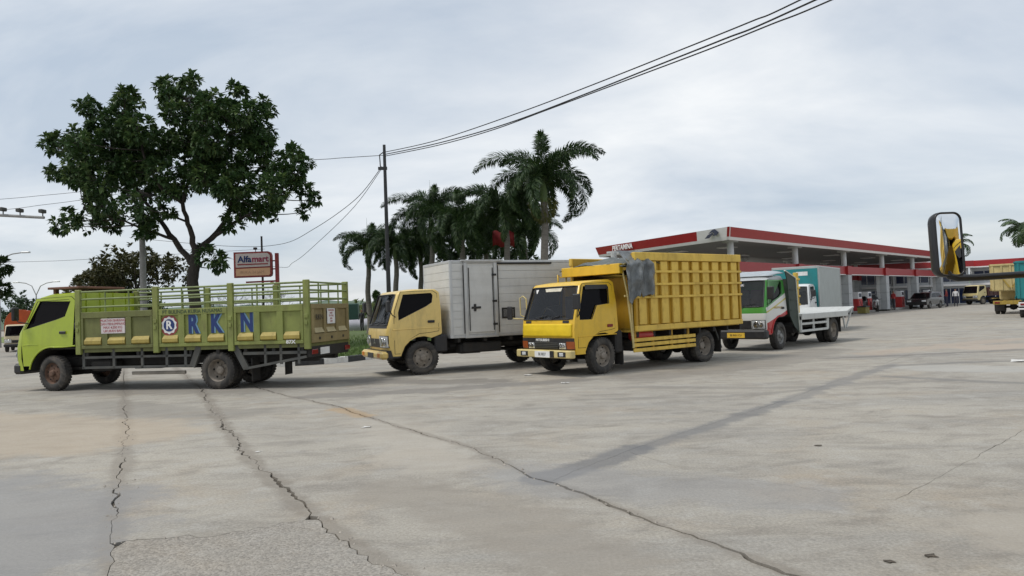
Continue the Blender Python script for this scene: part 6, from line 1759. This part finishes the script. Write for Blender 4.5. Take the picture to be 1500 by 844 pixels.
def palm(label, x, y, hub, scale, nf, seed, fr=FR, group='palms on the island', fruit=False, spear=True, tr=.15, z0=.12):
    root = empty('palm_tree', (x, y, z0)); tag(root, label, 'palm', group)
    rng = random.Random(seed); hz = hub - z0
    b = MB(); pts = [Vector((.05 * math.sin(i), .04 * math.cos(i * 1.7), hz * i / 9 * .9)) for i in range(10)]
    b.tube(pts, [tr * 1.25 * (1 - .03 * i) + (.05 if i == 0 else 0) for i in range(10)], 12); b.build('trunk', M_PTRUNK, root)
    b = MB(); b.tube([(pts[-1].x, pts[-1].y, hz * .9 - .05), (pts[-1].x, pts[-1].y, hz * .95), (0, 0, hz + .05), (0, 0, hz + .3)], [tr * .95, tr * 1.1, tr * .8, tr * .35], 12); b.build('crownshaft', M_PSHAFT, root)
    for k in range(nf):
        a = 2 * PI * (k * .381966) + rng.uniform(-.2, .2); t = k / nf
        me = fr[min(2, int(t * 3))]
        tilt = R(-18) + R(52) * t + rng.uniform(-.1, .1)
        o = link('frond', me, root, (0, 0, hz + .12 - .15 * t))
        s = scale * rng.uniform(.86, 1.1)
        o.rotation_euler = (Matrix.Rotation(a, 3, 'Z') @ Matrix.Rotation(tilt, 3, 'Y') @ Matrix.Rotation(rng.uniform(-.3, .3), 3, 'X')).to_euler(); o.scale = (s, s, s)
    if spear:
        b = MB(); b.tube([(0, 0, hz + .2), (.03, 0, hz + 1.2 * scale), (.0, .02, hz + 2.3 * scale)], [.03, .018, .004], 5); b.build('spear_leaf', M_PSHAFT, root)
    if fruit:
        lv = Leaves(); r2 = random.Random(seed + 5)
        for k in range(500):
            d = rdir(r2); d.z = -abs(d.z); p = Vector((d.x * .55, d.y * .55, hz - .55 + d.z * 1.0))
            lv.leaf(p, (d + Vector((0, 0, -1))), rdir(r2), .3, .04, r2.uniform(.3, 1))
        lv.build('flower_stalks', leaf_mat('palm_flower', (.06, .07, .015), (.11, .12, .03), (.17, .16, .05)), root)
palm('tallest palm, right of the row, with a yellowish flower skirt under its crown', 1.59, 34, 7.0, 1.10, 18, 1, fruit=True, tr=.17)
palm('palm second from the right, close behind the box truck', -.20, 36, 5.9, 1.02, 18, 2)
palm('short palm in the middle of the row above the box truck front', -2.6, 39, 5.7, .95, 18, 3)
palm('palm right of the thin dark utility pole', -4.5, 42, 6.6, 1.0, 18, 4)
palm('small palm at the left end of the row, above the gap between trucks', -8.95, 46, 5.35, .88, 14, 5)
palm('low palm between the two rightmost palms, crown just above the box truck', .75, 41, 5.2, .95, 16, 9, spear=False)
palm('low palm filling the gap between the middle palms', -1.5, 43, 5.5, 1.0, 16, 10, spear=False)
palm('low palm between the utility pole and the palm right of it', -5.6, 45.5, 5.0, .95, 15, 11, spear=False)
palm('palm with hanging fronds just left of the utility pole', -6.9, 44, 5.1, .88, 15, 6, spear=False)
palm('coconut palm at the right edge behind the station shop', 54.5, 78, 7.4, 1.25, 14, 7, FRC, 'palms behind the station', spear=False, z0=0)
palm('coconut palm whose fronds show just right of the wing mirror', 58.5, 97, 7.4, 1.15, 12, 8, FRC, 'palms behind the station', spear=False, z0=0)

# red hanging banner among the palms
bn = MB()
nb_ = 10
vs = [(-.9 + 1.1 * i / nb_ * 1.0, 37.6 + .05 * math.sin(i), 4.6 + .75 * j + .08 * math.sin(i * 1.1)) for j in (0, 1) for i in range(nb_ + 1)]
bn.add(vs, [(i, i + 1, nb_ + 2 + i, nb_ + 1 + i) for i in range(nb_)], True)
bo = bn.build('banner', mat('banner_red', (.22, .012, .015), .7)); bo.modifiers.new('thick', 'SOLIDIFY').thickness = .01
tag(bo, 'dark red banner hung between the palms behind the box truck', 'banner')

# ------------------------------------------------------------------ poles, wires, lamps, sign
M_POLE = mat('pole_dark', (.03, .031, .033), .6, var=.3)
M_PCONC = mat('pole_concrete', (.28, .28, .27), .8, var=.15, grime=.2)
up = empty('utility_pole', (-5.52, 33, .12)); tag(up, 'tall thin dark utility pole between the palms with wires at its top', 'utility pole')
b = MB(); b.tube([(0, 0, 0), (0, 0, 4), (0, 0, 8.85)], [.11, .09, .065], 10); b.build('pole', M_POLE, up)
b = MB(); b.tube([(0, 0, 8.55), (-.22, 0, 8.4), (-.2, 0, 7.9), (0, 0, 7.7)], .025, 6); b.box(-.3, .1, -.05, .05, 7.72, 7.86, .01); b.build('bracket', M_POLE, up)
cp = empty('concrete_pole', (-16.5, 33, .12)); tag(cp, 'pale concrete pole under the left half of the shade tree', 'utility pole')
b = MB(); b.tube([(0, 0, 0), (0, 0, 7.2)], [.16, .11], 12); b.build('pole', M_PCONC, cp)
b = MB(); b.box(-.7, .7, -.05, .05, 6.9, 7.02); b.build('cross_arm', M_POLE, cp)

def wire(label, pts, r, grp):
    pts = [Vector(p) for p in pts]
    fine = []
    for i in range(len(pts) - 1):
        p0 = pts[max(0, i - 1)]; p1 = pts[i]; p2 = pts[i + 1]; p3 = pts[min(len(pts) - 1, i + 2)]
        for k in range(8):
            t = k / 8; fine.append(.5 * ((2 * p1) + (-p0 + p2) * t + (2 * p0 - 5 * p1 + 4 * p2 - p3) * t * t + (-p0 + 3 * p1 - 3 * p2 + p3) * t ** 3))
    fine.append(pts[-1])
    b = MB(); b.tube(fine, r, 5); o = b.build('overhead_wire', mat('wire_black', (.015, .015, .016), .6)); tag(o, label, 'wire', grp); return o
G1 = 'overhead wires from the utility pole to the right'
wire('topmost of the three overhead wires running up to the right', [(-5.49, 32.83, 8.6), (-2.68, 28.17, 7.98), (.41, 23.05, 7.58), (2.56, 19.5, 7.40), (4.14, 16.89, 7.30), (5.16, 15.19, 7.24), (5.77, 14.19, 7.24), (8.6, 9.5, 7.5), (12, 4, 8.2)], .017, G1)
wire('middle of the three overhead wires running up to the right', [(-5.49, 32.83, 8.5), (-2.69, 28.18, 7.86), (-.03, 23.79, 7.42), (2.24, 20.03, 7.25), (3.66, 17.68, 7.18), (4.77, 15.84, 7.12), (5.6, 14.47, 7.10), (8.6, 9.5, 7.3), (12, 4, 8.0)], .02, G1)
wire('lowest of the three overhead wires, sagging below the others', [(-5.5, 32.83, 8.42), (-2.69, 28.18, 7.78), (-.5, 24.56, 7.42), (1.2, 21.74, 7.28), (3.13, 18.55, 7.14), (4.57, 16.18, 7.04), (5.43, 14.76, 7.01), (6.13, 13.6, 6.99), (8.6, 9.5, 7.1), (12, 4, 7.8)], .017, G1)
G2 = 'overhead wires to the left of the utility pole'
wire('wire running level from the utility pole behind the shade tree', [(-5.55, 33, 8.5), (-7.69, 34, 8.66), (-9.22, 35, 8.83), (-14.85, 36, 9.0), (-24, 38, 9.2)], .014, G2)
wire('upper of two wires sagging from the utility pole towards the sign', [(-5.72, 33, 7.9), (-7.53, 36, 7.0), (-10.65, 40, 6.1), (-14.4, 46, 5.9), (-19.37, 50, 6.3), (-30, 58, 8)], .016, G2)
wire('lower of two wires sagging from the utility pole towards the sign', [(-5.70, 33, 7.85), (-7.54, 36, 6.7), (-10.29, 40, 5.5), (-13.58, 46, 4.75), (-16.16, 50, 4.8), (-26, 58, 7)], .013, G2)
wire('upper thin wire at the left edge, left of the shade tree', [(-36, 40, 8.0), (-27.7, 40, 8.33), (-25.46, 40, 8.45), (-23.04, 40, 8.6), (-18, 40, 9)], .012, 'thin wires at the left edge')
wire('middle thin wire at the left edge, left of the shade tree', [(-36, 40, 7.2), (-27.71, 40, 7.73), (-25.47, 40, 7.93), (-23.05, 40, 8.16), (-18, 40, 8.8)], .012, 'thin wires at the left edge')
wire('lowest thin wire at the left edge, above the street lamps', [(-52, 60, 6.7), (-41.64, 60, 6.58), (-38.3, 60, 6.55), (-34.96, 60, 6.57), (-20, 60, 6.9)], .014, 'thin wires at the left edge')

# traffic signal arm, street lamps
sa = empty('camera_gantry', (-23.5, 26, 0)); tag(sa, 'grey traffic gantry arm with small cameras at the left edge', 'gantry')
b = MB(); b.tube([(0, 0, 0), (0, 0, 5.0), (.2, 0, 5.7), (1.0, 0, 5.82), (4.0, 0, 5.50), (5.5, 0, 5.37), (7.05, 0, 5.23)], [.12, .1, .09, .08, .06, .055, .05], 8); b.build('mast', M_PCONC, sa)
for x, z in ((5.6, 5.37), (6.2, 5.31), (7.0, 5.25)):
    b = MB(); b.tube([(x, 0, z), (x, 0, z + .14)], .02, 6); b.box(x - .07, x + .07, -.16, .12, z + .14, z + .27, .02); b.build('camera', M_GREYBAR, sa)
def street_lamp(label, loc, h, arms, r=.07):
    o = empty('street_lamp', loc); tag(o, label, 'street lamp', 'street lamps on the road at left')
    b = MB(); b.tube([(0, 0, 0), (0, 0, h)], [r * 1.3, r * .7], 8); b.build('post', M_PCONC, o)
    for s, reach, rise in arms:
        b = MB(); b.tube([(0, 0, h - .02), (s * reach * .25, 0, h + rise * .7), (s * reach * .6, 0, h + rise * .92), (s * reach, 0, h + rise)], .04, 6); a = b.build('arm', M_PCONC, o)
        b = MB(); b.box(min(s * reach, s * (reach + .55)), max(s * reach, s * (reach + .55)), -.1, .1, h + rise - .04, h + rise + .06, .02); b.build('lamp_head', M_ALUFR, a)
street_lamp('twin-armed street lamp above the lime green cab', (-45.2, 70, 0), 4.2, ((-1, 1.6, 1.25), (1, 1.7, 1.2)))
street_lamp('single-armed street lamp at the left edge', (-33.4, 48, 0), 5.3, ((1, 1.5, .85),), .06)

# shop sign on its red post
sg = empty('shop_sign', (-11.62, 36, .12), R(0)); tag(sg, 'red framed shop sign on a dark red post beyond the lime green truck', 'sign')
M_SRED = mat('sign_red', (.27, .035, .035), .5); M_SWHITE = mat('sign_face', (.62, .56, .55), .5, var=.03); M_SORANGE = mat('sign_lower', (.66, .40, .24), .5, var=.05)
b = MB(); b.box(.10, .26, -.08, .08, 0, 4.40, .01); b.build('post', M_SRED, sg)
b = MB(); b.beam((-1.35, 0, 3.02), (.12, 0, 3.04), .10, .08); b.beam((-.15, 0, 3.0), (.12, 0, 2.86), .08, .1); b.build('bracket', M_SRED, sg)
for z in (3.6, 4.0): b = MB(); b.box(-.12, .10, -.03, .03, z, z + .06); b.build('sign_clamp', M_SRED, sg)
fx0, fx1, fz0, fz1 = -1.90, -.05, 3.25, 4.50
o1 = [(fx0, fz1), (fx0, fz0), (fx1 - .12, fz0), (fx1 - .03, fz0 + .05), (fx1, fz0 + .16), (fx1, fz1 - .2), (fx1 - .05, fz1 - .06), (fx1 - .18, fz1)]
b = MB(); b.plate([o1], lambda x, z: (x, -.10, z), lambda x, z: (x, .10, z), True); fr = b.build('frame', M_SRED, sg, 30)
b = MB(); b.plate([[(fx0 + .1, fz1 - .08), (fx0 + .1, fz0 + .5), (fx1 - .08, fz0 + .52), (fx1 - .08, fz1 - .2), (fx1 - .2, fz1 - .08)]], lambda x, z: (x, -.115, z), lambda x, z: (x, -.095, z), True); b.build('face', M_SWHITE, fr)
b = MB(); b.plate([[(fx0 + .1, fz0 + .43), (fx0 + .1, fz0 + .08), (fx1 - .14, fz0 + .08), (fx1 - .08, fz0 + .14), (fx1 - .08, fz0 + .45)]], lambda x, z: (x, -.115, z), lambda x, z: (x, -.095, z), True); b.build('lower_face', M_SORANGE, fr)
FR_AX = ((1, 0, 0), (0, 0, 1), (0, -1, 0))
text('sign_name', 'Alfa', .42, M_BLUE, fr, (-1.36, -.118, 4.13), FR_AX, .004, bold=.012, sx=1.0)
text('sign_name', 'mart', .42, mat('sign_text_red', (.30, .03, .08), .5), fr, (-.60, -.118, 4.13), FR_AX, .004, bold=.012, sx=1.0)
b = MB(); b.box(-1.72, -.22, -.122, -.116, 3.86, 3.92); b.build('underline', M_SRED, fr)
text('sign_small_text', 'BUKA 24 JAM', .2, mat('sign_text_faint', (.45, .27, .18), .6), fr, (-1.0, -.118, 3.5), FR_AX, .002)
b = MB(); b.tube([(-.85, 0, 4.5), (-.85, 0, 4.62)], .02, 6); b.box(-.95, -.78, -.08, .08, 4.6, 4.72, .03); b.build('sign_lamp', M_BLACK, sg)
mp_ = MB(); mp_.tube([(-12.56, 37.2, .12), (-12.57, 37.2, 5.5)], [.07, .05], 8); tag(mp_.build('steel_pole', M_POLE), 'thin dark steel pole rising just behind the shop sign', 'pole')

# bare shrub behind the sign
def bare_shrub(loc, seed, label):
    r = empty('bare_shrub', loc); tag(r, label, 'shrub', 'bare shrubs behind the lime green truck'); rng = random.Random(seed); b = MB()
    def grow(p, d, ln, rad, lvl):
        q = p + d * ln; b.tube([p, p.lerp(q, .5) + rdir(rng) * ln * .06, q], [rad, rad * .8, rad * .6], 4)
        if lvl > 0:
            for k in range(rng.choice((2, 3, 3))): grow(q, (d + rdir(rng) * .6).normalized(), ln * rng.uniform(.6, .85), rad * .6, lvl - 1)
    for k in range(5): grow(Vector((rng.uniform(-.6, .6), rng.uniform(-.3, .3), 0)), (Vector((0, 0, 1)) + rdir(rng) * .5).normalized(), 1.0, .035, 4)
    b.build('branches', M_BARK, r)
bare_shrub((-15.3, 40, .1), 3, 'bare grey shrub left of the shop sign'); bare_shrub((-13.2, 41, .1), 4, 'bare grey shrub right below the shop sign')

# ------------------------------------------------------------------ beyond the island, between the trucks
b = MB(); b.add([(-60, 58, .02), (-3, 66, .02), (-3, 170, .02), (-60, 150, .02)], [(0, 1, 2, 3)])
tag(b.build('field', mat('field_green', (.16, .20, .06), .95, var=.3, scale=.3)), kind='structure')
gbx = empty('covered_trailer', (-13.6, 60, 0), R(8)); tag(gbx, 'dark green covered trailer beyond the lawn, between the green and the box truck', 'trailer')
b = MB(); b.box(-1.6, 1.05, -1, 1, .75, 2.2, .08); b.build('cover', mat('cover_dark_green', (.02, .06, .045), .7), gbx)
b = MB(); b.box(-1.6, 1.05, -.95, .95, .6, .75); b.build('frame', M_CHASSIS, gbx)
for x in (-1.0, .5):
    for y in (.8, -.8): wheel(gbx, x, y, False, M_RIM, r=.36)
br = empty('white_barrier', (-12.6, 54, 0), R(3)); tag(br, 'low white banner fence beyond the lawn in the gap between trucks', 'barrier')
b = MB(); n = 24
vs = [(-2.2 + 5.4 * i / n, .06 * math.sin(i * .9), z + .06 * math.sin(i * .35)) for z in (.15, 1.0) for i in range(n + 1)]
b.add(vs, [(i, i + 1, n + 2 + i, n + 1 + i) for i in range(n)], True); o = b.build('sheet', mat('banner_cloth', (.50, .49, .55), .8, var=.12, scale=1.2), br); o.modifiers.new('thick', 'SOLIDIFY').thickness = .01
for x in (-2.2, -.4, 1.4, 3.2):
    b = MB(); b.tube([(x, .08, 0), (x, .08, 1.15)], .03, 6); b.build('post', M_PCONC, br)
person((-10.9, 53.2, 0), 250, 'person in dark clothes by the white banner fence', (.02, .02, .025), (.02, .02, .02), 0)
motorbike((-13.4, 55.5, 0), 160, 'dark motorcycle behind the white banner fence', M_BLACK)
bush_tree('distant_tree', 'pale distant tree seen in the gap between the green and the box truck', (-17.5, 95, 0), 3.0, 7, 14, leaf_mat('leaf_pale', (.10, .13, .05), (.16, .2, .07), (.24, .27, .11)), .5, 71, .1, 160, 'distant trees along the road')
bush_tree('distant_tree', 'dark narrow distant tree beside the box truck windscreen', (-14.6, 80, 0), 3.6, 1.6, 8, LM_MID, .4, 72, .1, 120, 'distant trees along the road')
# low far ridge of woodland along the horizon
hr = MB(); rng = random.Random(5); n = 160
pts = [(-420 + 840 * i / n) for i in range(n + 1)]
hs = [5.5 + 2.2 * noise.noise(Vector((x * .03, 0, 3))) + 1.6 * noise.noise(Vector((x * .12, 0, 7))) for x in pts]
rows = [(230, -.05), (238, .7), (250, 1.0), (275, .8), (300, -.05)]
V = [(x, y + 6 * noise.noise(Vector((x * .05, y, 0))), (h * k if k > 0 else k)) for y, k in rows for x, h in zip(pts, hs)]
hr.add(V, [(j * (n + 1) + i, j * (n + 1) + i + 1, (j + 1) * (n + 1) + i + 1, (j + 1) * (n + 1) + i) for j in range(len(rows) - 1) for i in range(n)], True)
tag(hr.build('hills', mat('far_wood', (.09, .13, .09), .95, var=.35, scale=.15, bump=1, bscale=.6)), kind='structure')

# ------------------------------------------------------------------ litter
M_LIT = mat('paper_scrap', (.62, .61, .58), .8)
def scrap(x, y, s, label, seed, m=M_LIT):
    rng = random.Random(seed); b = MB(); n = 4
    vs = [(s * (i / 3 - .5) + rng.uniform(-.2, .2) * s, s * .7 * (j / 3 - .5) + rng.uniform(-.2, .2) * s, rng.uniform(.004, s * .14)) for j in range(n) for i in range(n)]
    b.add(vs, [(j * n + i, j * n + i + 1, (j + 1) * n + i + 1, (j + 1) * n + i) for j in range(n - 1) for i in range(n - 1)])
    o = b.build('paper_scrap', m); o.location = (x, y, .001); o.modifiers.new('thick', 'SOLIDIFY').thickness = .002; tag(o, label, 'litter', 'litter on the pavement')
scrap(10.35, 15.1, .34, 'pale scrap lying on the pavement at the right edge', 1)
scrap(.27, 15.9, .16, 'white scrap in front of the yellow truck bumper', 2)
scrap(-2.85, 8.15, .06, 'small white scrap beside the left crack', 3)
scrap(-1.95, 9.6, .10, 'white scrap between the two cracks at centre left', 4)
scrap(.95, 14.1, .14, 'small pale scrap on the open pavement before the yellow truck', 5)
scrap(2.05, 4.15, .045, 'dark brown scrap near the bottom right corner', 6, M_SOIL)
scrap(2.32, 4.22, .06, 'wider dark brown scrap at the bottom right', 7, M_SOIL)
scrap(3.0, 7.4, .06, 'small dark scrap in the middle of the right pavement', 8, M_SOIL)
